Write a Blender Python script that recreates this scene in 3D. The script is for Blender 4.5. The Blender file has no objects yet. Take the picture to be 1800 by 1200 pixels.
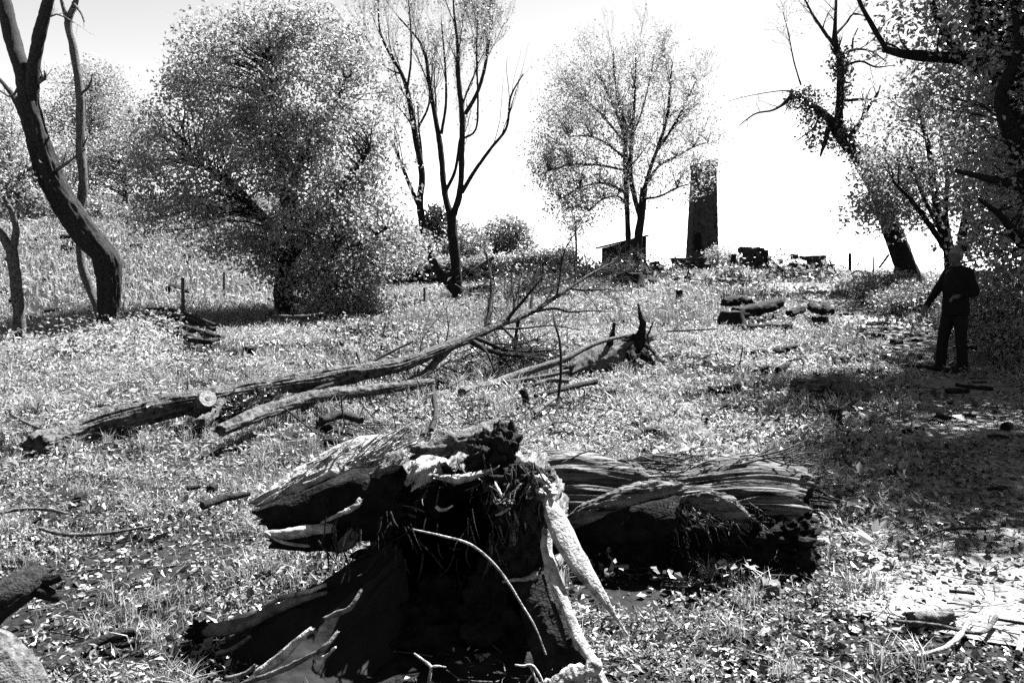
import bpy, math, random
import numpy as np
from mathutils import Vector

# ------------------------------------------------------------------ camera, sky, sun, exposure
scene = bpy.context.scene
COL = scene.collection
R = math.radians
F = 1500.0                      # focal length in photo pixels (photo 1800 x 1200)
CAMZ = 1.65
PITCH = math.atan(132 / F)      # horizon at photo row 468

cam_d = bpy.data.cameras.new('camera')
cam_d.sensor_width = 36.0
cam_d.lens = 36.0 * F / 1800.0
cam_d.clip_start = 0.05
cam_d.clip_end = 6000
cam = bpy.data.objects.new('camera', cam_d)
COL.objects.link(cam)
cam.location = (0, 0, CAMZ)
cam.rotation_euler = (math.pi / 2 - PITCH, 0, 0)
scene.camera = cam

SUN_EL = R(55)
SUN_AZ = R(43)                  # clockwise from +Y (view direction) towards +X (right)
sun_dir = Vector((math.sin(SUN_AZ) * math.cos(SUN_EL), math.cos(SUN_AZ) * math.cos(SUN_EL), math.sin(SUN_EL)))

world = bpy.data.worlds.new('World')
scene.world = world
world.use_nodes = True
wn, wl = world.node_tree.nodes, world.node_tree.links
wn.clear()
sky = wn.new('ShaderNodeTexSky')
sky.sky_type = 'NISHITA'
sky.sun_disc = False
sky.sun_elevation = SUN_EL
sky.sun_rotation = SUN_AZ
sky.dust_density = 0.2
sky.air_density = 0.35
bw = wn.new('ShaderNodeSeparateColor')   # black and white film behind a green filter
tcw = wn.new('ShaderNodeTexCoord')
sx = wn.new('ShaderNodeSeparateXYZ')
mz = wn.new('ShaderNodeMath')
mz.operation = 'MAXIMUM'
mz.inputs[1].default_value = 0.02
cx = wn.new('ShaderNodeCombineXYZ')
wl.new(tcw.outputs['Generated'], sx.inputs[0])
wl.new(sx.outputs[0], cx.inputs[0])
wl.new(sx.outputs[1], cx.inputs[1])
wl.new(sx.outputs[2], mz.inputs[0])
wl.new(mz.outputs[0], cx.inputs[2])
wl.new(cx.outputs[0], sky.inputs[0])
bg = wn.new('ShaderNodeBackground')
bg.inputs['Strength'].default_value = 0.05
wo = wn.new('ShaderNodeOutputWorld')
wl.new(sky.outputs[0], bw.inputs[0])
wl.new(bw.outputs[1], bg.inputs['Color'])
wl.new(bg.outputs[0], wo.inputs['Surface'])

sd = bpy.data.lights.new('sun', 'SUN')
sd.energy = 5.0
sd.angle = R(0.53)
sd.color = (1, 1, 1)
so = bpy.data.objects.new('sun', sd)
COL.objects.link(so)
so.rotation_euler = sun_dir.to_track_quat('Z', 'Y').to_euler()

scene.view_settings.view_transform = 'Standard'
scene.view_settings.look = 'None'
scene.view_settings.gamma = 1.0
scene.view_settings.exposure = 3.42
scene.render.engine = 'CYCLES'
scene.cycles.max_bounces = 6
scene.cycles.diffuse_bounces = 2
scene.cycles.glossy_bounces = 2
scene.cycles.transmission_bounces = 3
scene.cycles.transparent_max_bounces = 4
scene.cycles.use_denoising = False

# ------------------------------------------------------------------ helpers
rng = np.random.default_rng(7)
random.seed(7)


def sstep(a, b, x):
    t = np.clip((np.asarray(x, float) - a) / (b - a), 0, 1)
    return t * t * (3 - 2 * t)


def _hash(ix, iy, iz, seed):
    n = (ix.astype(np.int64) * 374761393 + iy.astype(np.int64) * 668265263 + iz.astype(np.int64) * 2147483647 + seed * 974711) & 0xffffffff
    n = ((n ^ (n >> 13)) * 1274126177) & 0xffffffff
    n = (n ^ (n >> 16)) & 0xffffffff
    n = (n * 2246822519) & 0xffffffff
    n = n ^ (n >> 15)
    return (n & 0xffff) / 32767.5 - 1.0


def noise3(x, y, z, seed=0):
    x, y, z = np.broadcast_arrays(np.asarray(x, float), np.asarray(y, float), np.asarray(z, float))
    fx, fy, fz = np.floor(x), np.floor(y), np.floor(z)
    ix, iy, iz = fx.astype(np.int64), fy.astype(np.int64), fz.astype(np.int64)
    u, v, w = x - fx, y - fy, z - fz
    u, v, w = u * u * (3 - 2 * u), v * v * (3 - 2 * v), w * w * (3 - 2 * w)
    r = 0
    for a in (0, 1):
        for b in (0, 1):
            for c in (0, 1):
                r = r + _hash(ix + a, iy + b, iz + c, seed) * (u if a else 1 - u) * (v if b else 1 - v) * (w if c else 1 - w)
    return r


def fbm(x, y, z, seed=0, o=3):
    r, a = 0, 1.0
    for i in range(o):
        r = r + a * noise3(np.asarray(x) * 2 ** i, np.asarray(y) * 2 ** i, np.asarray(z) * 2 ** i, seed + i)
        a *= 0.5
    return r


_cp, _sp = math.cos(PITCH), math.sin(PITCH)


def ray(px, py):
    cx, cy = (px - 900) / F, (600 - py) / F
    return np.array([cx, _cp + cy * _sp, -_sp + cy * _cp])


def P(px, py, d):
    """point at distance d (metres along the view) that the photo shows at px, py"""
    v = ray(px, py)
    return v * (d / v[1]) + np.array([0, 0, CAMZ])


def height(x, y, fine=True):
    x, y = np.asarray(x, float), np.asarray(y, float)
    h = 0.0187 * np.clip(y, 0, 44) + 0.72 * sstep(11, 31, y) * sstep(-3.5, 4.5, x)
    h = h + 0.12 * sstep(18, 26, y) * sstep(3, -3, x)
    h = h + 5.0 * np.clip((y - 19) / 34, 0, 1) ** 1.05 * sstep(-4.5, -15, x)
    fall = sstep(40, 130, y)
    h = h - fall * (9 + 0 * x) * sstep(-16, -6, x) - 2.0 * sstep(90, 400, y)
    h = h - 1.2 * sstep(33, 42, y) * sstep(0, 6, x)
    h = h + 0.10 * noise3(x * 0.35, y * 0.35, 3.1, 11) * sstep(9, 20, y)
    h = h + 0.03 * noise3(x * 1.1, y * 1.1, 0.4, 12)
    if fine:
        near = sstep(26, 8, y)
        h = h + 0.018 * near * noise3(x * 3.7, y * 3.7, 0.9, 13) + 0.010 * near * noise3(x * 9, y * 9, 5.9, 14)
    return h


def G(px, py, lift=0.0, dmax=120):
    """ground point under a photo pixel"""
    v = ray(px, py)
    ts = np.concatenate([np.linspace(1.5, 12, 420), np.linspace(12.05, dmax, 900)])
    pts = v[None] * (ts / v[1])[:, None] + np.array([0, 0, CAMZ])
    dz = pts[:, 2] - height(pts[:, 0], pts[:, 1])
    k = np.where(dz < 0)[0]
    p = pts[k[0]] if len(k) else pts[-1]
    p = p.copy()
    p[2] = float(height(p[0], p[1])) + lift
    return p


class MB:
    def __init__(s):
        s.v, s.q, s.t, s.n = [], [], [], 0

    def add(s, v, q=None, t=None):
        v = np.asarray(v, np.float32).reshape(-1, 3)
        if q is not None and len(q):
            s.q.append(np.asarray(q, np.int32).reshape(-1, 4) + s.n)
        if t is not None and len(t):
            s.t.append(np.asarray(t, np.int32).reshape(-1, 3) + s.n)
        s.v.append(v)
        s.n += len(v)
        return s

    def mesh(s, name, smooth=True):
        me = bpy.data.meshes.new(name)
        v = np.concatenate(s.v) if s.v else np.zeros((0, 3), np.float32)
        q = np.concatenate(s.q) if s.q else np.zeros((0, 4), np.int32)
        t = np.concatenate(s.t) if s.t else np.zeros((0, 3), np.int32)
        me.vertices.add(len(v))
        me.vertices.foreach_set('co', v.ravel())
        nl = q.size + t.size
        me.loops.add(nl)
        me.loops.foreach_set('vertex_index', np.concatenate([q.ravel(), t.ravel()]).astype(np.int32))
        me.polygons.add(len(q) + len(t))
        ls = np.concatenate([np.arange(len(q)) * 4, q.size + np.arange(len(t)) * 3]).astype(np.int32)
        me.polygons.foreach_set('loop_start', ls)
        me.update(calc_edges=True)
        me.validate()
        me.polygons.foreach_set('use_smooth', np.full(len(me.polygons), bool(smooth)))
        return me

    def build(s, name, mat, parent=None, smooth=True, **props):
        me = s.mesh(name, smooth)
        me.materials.append(mat)
        o = bpy.data.objects.new(name, me)
        COL.objects.link(o)
        if parent is not None:
            o.parent = parent
            o.matrix_parent_inverse = parent.matrix_basis.inverted()
        for k, val in props.items():
            o[k] = val
        return o


def thing(name, label, cat, loc=(0, 0, 0), group=None):
    o = bpy.data.objects.new(name, None)
    o.empty_display_size = 0.2
    COL.objects.link(o)
    o.location = [float(a) for a in loc]
    o['label'] = label
    o['category'] = cat
    if group:
        o['group'] = group
    return o


def tag(o, label, cat, group=None):
    o['label'] = label
    o['category'] = cat
    if group:
        o['group'] = group
    return o


def resample(pts, rad, n):
    pts = np.asarray(pts, float)
    rad = np.asarray(rad, float)
    if len(pts) == 2:
        t = np.linspace(0, 1, n)[:, None]
        return pts[0] * (1 - t) + pts[1] * t, rad[0] * (1 - t[:, 0]) + rad[1] * t[:, 0]
    d = np.concatenate([[0], np.cumsum(np.linalg.norm(np.diff(pts, axis=0), axis=1) + 1e-6)])
    m = np.zeros_like(pts)
    m[1:-1] = (pts[2:] - pts[:-2]) / (d[2:] - d[:-2])[:, None]
    m[0] = (pts[1] - pts[0]) / (d[1] - d[0])
    m[-1] = (pts[-1] - pts[-2]) / (d[-1] - d[-2])
    s = np.linspace(0, d[-1], n)
    k = np.clip(np.searchsorted(d, s, side='right') - 1, 0, len(pts) - 2)
    hh = (d[k + 1] - d[k])[:, None]
    t = ((s - d[k]) / (d[k + 1] - d[k]))[:, None]
    c = (2 * t ** 3 - 3 * t ** 2 + 1) * pts[k] + (t ** 3 - 2 * t ** 2 + t) * hh * m[k] + (-2 * t ** 3 + 3 * t ** 2) * pts[k + 1] + (t ** 3 - t ** 2) * hh * m[k + 1]
    return c, np.interp(s, d, rad)


def frames(c):
    T = np.gradient(c, axis=0)
    T /= np.linalg.norm(T, axis=1)[:, None] + 1e-9
    up = np.array([0, 0, 1.0]) if abs(T[0, 2]) < 0.9 else np.array([1.0, 0, 0])
    N = np.zeros_like(c)
    n0 = up - T[0] * up.dot(T[0])
    N[0] = n0 / np.linalg.norm(n0)
    for i in range(1, len(c)):
        v = N[i - 1] - T[i] * N[i - 1].dot(T[i])
        N[i] = v / (np.linalg.norm(v) + 1e-9)
    B = np.cross(T, N)
    return T, N, B


def grid_faces(n, seg, wrap=True):
    i = np.arange(n - 1)[:, None]
    j = np.arange(seg if wrap else seg - 1)[None]
    j2 = (j + 1) % seg
    a = i * seg + j
    b = i * seg + j2
    return np.stack([a, b, b + seg, a + seg], -1).reshape(-1, 4)


def tube(mb, pts, rad, seg=6, n=None, bark=0.0, freq=4.0, lump=0.0, lfreq=1.0, stretch=0.12, seed=0, squash=1.0, cap=True, end_rag=0.0, grain=None):
    pts = np.asarray(pts, float)
    L = np.linalg.norm(np.diff(pts, axis=0), axis=1).sum()
    if n is None:
        n = max(2, int(len(pts) * 2))
    c, r = resample(pts, rad, n)
    T, N, B = frames(c)
    th = np.linspace(0, 2 * np.pi, seg, endpoint=False)
    s = np.linspace(0, L, n)[:, None]
    rr = r[:, None] * np.ones((1, seg))
    ct, st = np.cos(th)[None], np.sin(th)[None]
    if bark > 0:
        k = freq
        f = noise3(ct * k, st * k, s * k * stretch / max(np.mean(r), 1e-3), seed)
        f2 = noise3(ct * k * 2.1, st * k * 2.1, s * k * stretch * 2.5 / max(np.mean(r), 1e-3), seed + 5)
        rr = rr * (1 + bark * ((1 - 2 * np.abs(f)) + 0.5 * (1 - 2 * np.abs(f2)) - 0.6))
    if lump > 0:
        rr = rr * (1 + lump * noise3(ct * lfreq, st * lfreq, s * lfreq / max(np.mean(r), 1e-3) * 0.4, seed + 9))
    V = c[:, None] + N[:, None] * (rr * ct)[..., None] + B[:, None] * (rr * st * squash)[..., None]
    if end_rag > 0:
        w0 = np.exp(-s / (end_rag + 1e-6))
        w1 = np.exp(-(L - s) / (end_rag + 1e-6))
        off = end_rag * (noise3(ct * 3, st * 3, 1.7, seed + 3) + 0.6 * noise3(ct * 7, st * 7, 3.7, seed + 4))
        V = V + T[:, None] * ((w1 - w0) * off)[..., None]
    q = grid_faces(n, seg)
    V = V.reshape(-1, 3)
    if cap:
        a, b = V[:seg].mean(0), V[-seg:].mean(0)
        k0 = len(V)
        V = np.concatenate([V, [a, b], V[:seg], V[-seg:]])
        jj = np.arange(seg)
        j2 = (jj + 1) % seg
        t = np.concatenate([np.stack([np.full(seg, k0), k0 + 2 + j2, k0 + 2 + jj], -1), np.stack([np.full(seg, k0 + 1), k0 + 2 + seg + jj, k0 + 2 + seg + j2], -1)])
        mb.add(V, q, t)
    else:
        mb.add(V, q)
    return c, r


def off_ground(p, r, margin=0.06):
    """slide points along their line of sight until they clear the ground"""
    c = np.array([0, 0, CAMZ])
    p = p.copy()
    for i in range(len(p)):
        for _ in range(40):
            if p[i, 2] >= float(height(p[i, 0], p[i, 1])) + r[i] * .85 + margin:
                break
            p[i] = c + (p[i] - c) * .992
    return p


def root(p, depth=.25):
    p = p.copy()
    p[0, 2] = min(p[0, 2], float(height(p[0, 0], p[0, 1])) - depth)
    return p


def px_path(pts, d=None):
    """[(px, py, depth, width_px)] -> points and radii in metres"""
    p = np.array([P(a[0], a[1], a[2]) for a in pts])
    r = np.array([a[3] * a[2] / F / 2 for a in pts])
    return p, r


def leaf_quads(mb, base, size, rg, tilt=None, width=0.55, updir=0.0, fold=0.25, flat=0.0):
    """one folded quad per base point; flat 0..1 pushes the leaf plane level"""
    n = len(base)
    size = np.broadcast_to(size, (n,)).astype(float)
    d = rg.normal(size=(n, 3))
    d[:, 2] = d[:, 2] * (1 - flat) + updir
    d /= np.linalg.norm(d, axis=1)[:, None] + 1e-9
    a = rg.normal(size=(n, 3))
    a[:, :2] *= (1 - flat * 0.85)
    a[:, 2] += flat * 1.2
    sdir = np.cross(d, a)
    sdir /= np.linalg.norm(sdir, axis=1)[:, None] + 1e-9
    nn = np.cross(sdir, d)
    L = size[:, None]
    w = L * width * 0.5 * rg.uniform(0.7, 1.2, (n, 1))
    lift = nn * (L * fold * rg.uniform(0.2, 1.0, (n, 1)))
    mid = base + d * L * 0.5
    V = np.stack([base, mid + sdir * w + lift * 0.5, base + d * L - lift * 0.3, mid - sdir * w + lift * 0.5], 1).reshape(-1, 3)
    mb.add(V, np.arange(4 * n).reshape(-1, 4))


def blade_quads(mb, base, h, rg, width=0.006, lean=0.45):
    """grass: two-segment tapering blades"""
    n = len(base)
    h = np.broadcast_to(h, (n,))[:, None]
    az = rg.uniform(0, 2 * np.pi, n)
    side = np.stack([np.cos(az), np.sin(az), 0 * az], 1)
    az2 = rg.uniform(0, 2 * np.pi, n)
    ln = np.stack([np.cos(az2), np.sin(az2), 0 * az2], 1) * rg.uniform(0.1, 1, (n, 1)) * lean
    w = np.broadcast_to(width, (n,))[:, None] * rg.uniform(0.6, 1.3, (n, 1))
    up = np.array([0, 0, 1.0])
    m = base + h * 0.55 * (up + ln * 0.5)
    t = base + h * (up * (1 - 0.35 * np.linalg.norm(ln, axis=1)[:, None]) + ln * 1.3)
    V = np.stack([base - side * w, base + side * w, m + side * w * 0.8, m - side * w * 0.8, t], 1).reshape(-1, 3)
    k = np.arange(n) * 5
    mb.add(V, np.stack([k, k + 1, k + 2, k + 3], -1), np.stack([k + 3, k + 2, k + 4], -1))


# ------------------------------------------------------------------ materials (black and white film: all grey)
def nd(nt, kind, **kw):
    n = nt.nodes.new(kind)
    for k, v in kw.items():
        setattr(n, k, v)
    return n


def mat_surface(name, lo, hi, scale=6.0, rough=0.85, bump=0.3, bscale=40.0, stretch=(1, 1, 1), detail=6, contrast=(0.35, 0.65), spec=0.06, bdist=0.02):
    m = bpy.data.materials.new(name)
    m.use_nodes = True
    nt = m.node_tree
    b = nt.nodes['Principled BSDF']
    tc = nd(nt, 'ShaderNodeTexCoord')
    mp = nd(nt, 'ShaderNodeMapping')
    mp.inputs['Scale'].default_value = stretch
    nt.links.new(tc.outputs['Object'], mp.inputs[0])
    nz = nd(nt, 'ShaderNodeTexNoise')
    nz.inputs['Scale'].default_value = scale
    nz.inputs['Detail'].default_value = detail
    nz.inputs['Roughness'].default_value = 0.65
    nt.links.new(mp.outputs[0], nz.inputs['Vector'])
    cr = nd(nt, 'ShaderNodeValToRGB')
    cr.color_ramp.elements[0].position = contrast[0]
    cr.color_ramp.elements[0].color = (lo, lo, lo, 1)
    cr.color_ramp.elements[1].position = contrast[1]
    cr.color_ramp.elements[1].color = (hi, hi, hi, 1)
    nt.links.new(nz.outputs[0], cr.inputs[0])
    nt.links.new(cr.outputs[0], b.inputs['Base Color'])
    b.inputs['Roughness'].default_value = rough
    b.inputs['Specular IOR Level'].default_value = spec
    n2 = nd(nt, 'ShaderNodeTexNoise')
    n2.inputs['Scale'].default_value = bscale
    n2.inputs['Detail'].default_value = 4
    nt.links.new(mp.outputs[0], n2.inputs['Vector'])
    bp = nd(nt, 'ShaderNodeBump')
    bp.inputs['Strength'].default_value = bump
    bp.inputs['Distance'].default_value = bdist
    nt.links.new(n2.outputs[0], bp.inputs['Height'])
    nt.links.new(bp.outputs[0], b.inputs['Normal'])
    return m


def mat_leaf(name, lo, hi, trans=0.35, rough=0.45, spec=0.4):
    m = bpy.data.materials.new(name)
    m.use_nodes = True
    nt = m.node_tree
    b = nt.nodes['Principled BSDF']
    out = nt.nodes['Material Output']
    g = nd(nt, 'ShaderNodeNewGeometry')
    cr = nd(nt, 'ShaderNodeMapRange')
    cr.inputs['To Min'].default_value = lo
    cr.inputs['To Max'].default_value = hi
    nt.links.new(g.outputs['Random Per Island'], cr.inputs['Value'])
    nt.links.new(cr.outputs[0], b.inputs['Base Color'])
    b.inputs['Roughness'].default_value = rough
    b.inputs['Specular IOR Level'].default_value = spec
    t = nd(nt, 'ShaderNodeBsdfTranslucent')
    nt.links.new(cr.outputs[0], t.inputs['Color'])
    mx = nd(nt, 'ShaderNodeMixShader')
    mx.inputs[0].default_value = trans
    nt.links.new(b.outputs[0], mx.inputs[1])
    nt.links.new(t.outputs[0], mx.inputs[2])
    nt.links.new(mx.outputs[0], out.inputs['Surface'])
    return m


M = {}
M['soil'] = mat_surface('soil', 0.002, 0.012, 9, 0.95, 0.8, 60, contrast=(0.38, 0.66))
M['path'] = mat_surface('trodden path', 0.05, 0.15, 14, 0.95, 0.7, 70, contrast=(0.36, 0.62))
M['bark'] = mat_surface('bark', 0.004, 0.0225, 30, 0.9, 0.8, 90, contrast=(0.35, 0.7))
M['bark_pale'] = mat_surface('weathered bark', 0.01, 0.085, 30, 0.85, 0.8, 110, contrast=(0.35, 0.68))
M['bark_dark'] = mat_surface('damp bark', 0.003, 0.011, 22, 0.9, 0.7, 80)
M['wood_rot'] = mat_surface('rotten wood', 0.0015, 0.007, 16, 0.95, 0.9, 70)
M['wood_bleached'] = mat_surface('bleached wood', 0.04, 0.22, 22, 0.7, 0.5, 80, contrast=(0.35, 0.65))
M['wood_grey'] = mat_surface('grey weathered wood', 0.02, 0.08, 20, 0.8, 0.5, 90)
M['cut_wood'] = mat_surface('fresh sawn wood', 0.08, 0.18, 25, 0.7, 0.3, 70)
M['stone'] = mat_surface('dark stone', 0.008, 0.035, 3, 0.9, 0.6, 20)
M['furrow_x'] = mat_surface('furrowed bark along the log', 0.003, 0.085, 9, 0.9, 0.9, 26, stretch=(.35, 3.2, 3.2), contrast=(0.36, 0.62), bdist=.03)
M['furrow_y'] = mat_surface('furrowed bark along the stump', 0.006, 0.1, 9, 0.9, 0.9, 26, stretch=(3.2, .35, 3.2), contrast=(0.36, 0.62), bdist=.03)
M['furrow_d'] = mat_surface('furrowed bark on the felled trunk', 0.005, 0.06, 16, 0.9, 0.9, 44, contrast=(0.36, 0.62), bdist=.03)
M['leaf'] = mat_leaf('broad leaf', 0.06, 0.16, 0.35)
M['leaf_pale'] = mat_leaf('young leaf', 0.085, 0.19, 0.42)
M['wood_smooth'] = mat_surface('smooth shaded root wood', 0.004, 0.008, 5, 0.8, 0.25, 30)  # dark colour carries the shade on the stump's root flare
M['leaf_thin'] = mat_leaf('thin backlit leaf', 0.11, 0.20, 0.55)
M['leaf_dark'] = mat_leaf('ivy leaf and hedge shade', 0.0069, 0.0322, 0.15, 0.35, 0.5)
M['grass'] = mat_leaf('grass blade', 0.07, 0.19, 0.4, 0.5, 0.3)
M['litter'] = mat_leaf('dry leaf', 0.02, 0.16, 0.12, 0.8, 0.1)
M['cloth'] = mat_surface('dark cloth', 0.003, 0.006, 60, 0.95, 0.2, 300, spec=0.05)
M['denim'] = mat_surface('dark trousers cloth', 0.0035, 0.008, 60, 0.95, 0.2, 300, spec=0.05)
M['skin'] = mat_surface('skin', 0.03, 0.045, 8, 0.6, 0.1, 80)  # darkened in colour to stand for the shade on the man
M['hair'] = mat_surface('grey hair', 0.04, 0.12, 90, 0.7, 0.6, 200)
M['leather'] = mat_surface('boot leather', 0.004, 0.01, 20, 0.6, 0.2, 80)

# ------------------------------------------------------------------ the ground, one sheet to the horizon
ys = np.concatenate([np.linspace(-10, 2.2, 20), 2.3 * (1700 / 2.3) ** np.linspace(0, 1, 320)])
us = np.linspace(-1, 1, 241)
us = np.sign(us) * np.abs(us) ** 1.15
X = us[None] * (np.abs(ys)[:, None] * 1.0 + 9)
Y = np.repeat(ys[:, None], len(us), 1)
Z = height(X, Y)
mb = MB().add(np.stack([X, Y, Z], -1).reshape(-1, 3), grid_faces(len(ys), len(us), wrap=False))
ground = mb.build('ground', M['soil'])
ground['kind'] = 'structure'

# trodden path on the right
PATH = np.array([G(1790, 1140)[:2], G(1760, 960)[:2], G(1720, 820)[:2], G(1690, 720)[:2], G(1650, 645)[:2], G(1590, 590)[:2], G(1500, 545)[:2], G(1430, 515)[:2], G(1395, 498)[:2]])
_pc, _ = resample(np.c_[PATH, np.zeros(len(PATH))], np.ones(len(PATH)), 160)
_pt, _pn, _pb = frames(_pc)
_side = np.cross(_pt, [0, 0, 1.0])
uu = np.linspace(-1, 1, 15)
wid = 0.8 + 0.14 * noise3(np.arange(160) * 0.15, 0.3, 0.2, 3)
pv = _pc[:, None] + _side[:, None] * (uu[None, :, None] * wid[:, None, None])
edge = 0.12 * noise3(pv[..., 0] * 4, pv[..., 1] * 4, 0, 8)
pv = pv + _side[:, None] * (edge * (np.abs(uu) > 0.8)[None])[..., None]
pv[..., 2] = height(pv[..., 0], pv[..., 1]) + 0.012 - 0.02 * (np.abs(uu) > 0.93)[None]
path = MB().add(pv.reshape(-1, 3), grid_faces(160, 15, wrap=False)).build('path', M['path'])
path['kind'] = 'structure'


def path_dist(x, y):
    d = np.full(np.shape(x), 99.0)
    for p in _pc[::3]:
        d = np.minimum(d, np.hypot(x - p[0], y - p[1]))
    return d


# ------------------------------------------------------------------ tree tools
def unit(v):
    return v / (np.linalg.norm(v) + 1e-9)


def ramify(pts, rad, levels, n, L, ang, upb, out, rg, t0=0.25, rk=0.5, wob=0.12, minr=0.003, planar=1.0):
    c, r = resample(pts, rad, 24)
    for k in range(n):
        t = t0 + (1 - t0) * ((k + rg.uniform(0.1, 0.9)) / n)
        i = min(int(t * 23), 22)
        tan = unit(c[i + 1] - c[i])
        perp = rg.normal(size=3)
        perp[1] *= planar
        perp = unit(np.cross(tan, unit(perp)))
        a = ang * rg.uniform(0.6, 1.3)
        d = unit(tan * math.cos(a) + perp * math.sin(a) + np.array([0, 0, upb]))
        Lk = L * rg.uniform(0.55, 1.15) * (1.15 - 0.55 * t)
        pp = [c[i]]
        m = 5
        for s in range(m):
            d = unit(d + rg.normal(size=3) * wob + np.array([0, 0, upb * 0.35]))
            pp.append(pp[-1] + d * Lk / m)
        r0 = max(r[i] * rk * rg.uniform(0.75, 1.1), minr)
        rr = np.linspace(r0, max(r0 * 0.35, minr * 0.6), m + 1)
        out.append((np.array(pp), rr, levels))
        if levels > 1:
            ramify(pp, rr, levels - 1, max(2, n - 1), L * 0.55, ang * 1.05, upb, out, rg, 0.2, rk, wob * 1.2, minr, planar)


def sweep_all(mb, branches, seg_big=7):
    for pts, rr, lv in branches:
        seg = 5 if rr[0] > 0.025 else (4 if rr[0] > 0.012 else 3)
        tube(mb, pts, rr, seg=seg, n=len(pts) + (2 if rr[0] > 0.02 else 0), cap=False)


def cluster_leaves(mb, centres, per, spread, size, rg, flat=0.2, updir=0.0, width=0.6):
    per = int(per)
    c = np.repeat(np.asarray(centres), per, 0)
    off = rg.normal(size=c.shape) * spread
    off[:, 2] *= 0.75
    leaf_quads(mb, c + off, size * rg.uniform(0.55, 1.3, len(c)), rg, width=width, flat=flat, updir=updir)


def lobe_points(lobes, n, rg, shell=0.55):
    """points inside ellipsoids (px, py, depth, rx_px, ry_px, r_depth_m)"""
    w = np.array([l[3] * l[4] for l in lobes], float)
    k = rg.choice(len(lobes), n, p=w / w.sum())
    d = rg.normal(size=(n, 3))
    d /= np.linalg.norm(d, axis=1)[:, None]
    rad = rg.uniform(0, 1, n) ** (1 / 3)
    rad = np.where(rg.uniform(size=n) < shell, 0.75 + 0.25 * rad, rad)
    d *= rad[:, None]
    out = np.zeros((n, 3))
    for i, l in enumerate(lobes):
        s = k == i
        c = P(l[0], l[1], l[2])
        sc = np.array([l[3] * l[2] / F, l[5], l[4] * l[2] / F])
        out[s] = c + d[s] * sc
    return out


def connect(mb, anchors, arad, targets, rg, frac=1.0, rmax=0.03, sag=0.1):
    anchors = np.asarray(anchors)
    for tpt in targets:
        if rg.uniform() > frac:
            continue
        dd = np.linalg.norm(anchors - tpt, axis=1) + 1.4 * np.maximum(anchors[:, 2] - tpt[2] + 0.2, 0)
        i = int(np.argmin(dd + rg.uniform(0, 0.6, len(dd))))
        a = anchors[i]
        L = np.linalg.norm(tpt - a)
        m1 = a + (tpt - a) * 0.35 + np.array([0, 0, sag * L]) + rg.normal(size=3) * 0.06 * L
        m2 = a + (tpt - a) * 0.7 + np.array([0, 0, sag * 0.8 * L]) + rg.normal(size=3) * 0.06 * L
        r0 = min(arad[i] * 0.6, rmax * (0.4 + 0.25 * L))
        tube(mb, [a, m1, m2, tpt], [r0, r0 * 0.7, r0 * 0.45, r0 * 0.2], seg=4, n=6, cap=False)


def leafy_tree(name, label, cat, base, trunk_paths, lobes, ncl, per, spread, size, seed, leafmat='leaf', barkmat='bark', group=None, frac=0.5, shell=0.55, flat=0.2, trunk_seg=14, bark=0.12, sink=0.15):
    """tree = limbs (one part each) + branches + foliage"""
    rg = np.random.default_rng(seed)
    t = thing(name, label, cat, base, group)
    anc, ar = [], []
    for i, tp in enumerate(trunk_paths):
        p, r = px_path(tp)
        if i == 0 and sink:
            p = root(p)
        b = MB()
        n = max(16, int(np.linalg.norm(np.diff(p, axis=0), axis=1).sum() / 0.10))
        c, rr = tube(b, p, r, seg=trunk_seg, n=min(n, 90), bark=bark, freq=3, lump=0.12, seed=seed + i)
        b.build('trunk' if i == 0 else 'limb', M[barkmat], t)
        anc.append(c[len(c) // 4 if i == 0 else 0:])
        ar.append(rr[len(c) // 4 if i == 0 else 0:])
    anc, ar = np.concatenate(anc), np.concatenate(ar)
    pts = lobe_points(lobes, ncl, rg, shell)
    if frac > 0:
        b = MB()
        connect(b, anc, ar, pts, rg, frac)
        if b.n:
            b.build('branches', M[barkmat], t, kind='stuff')
    b = MB()
    cluster_leaves(b, pts, per, spread, size, rg, flat)
    b.build('crown', M[leafmat], t, smooth=False, kind='stuff')
    return t


# ------------------------------------------------------------------ chimney tower, shed and ruined walls on the rise
def box(mb, lo, hi, jit=0.0, rg=None):
    x0, y0, z0 = lo
    x1, y1, z1 = hi
    v = np.array([[x0, y0, z0], [x1, y0, z0], [x1, y1, z0], [x0, y1, z0], [x0, y0, z1], [x1, y0, z1], [x1, y1, z1], [x0, y1, z1]], float)
    if jit:
        v += (rg or rng).uniform(-jit, jit, v.shape)
    q = [[0, 3, 2, 1], [4, 5, 6, 7], [0, 1, 5, 4], [1, 2, 6, 5], [2, 3, 7, 6], [3, 0, 4, 7]]
    mb.add(v, q)
    return mb


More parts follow.
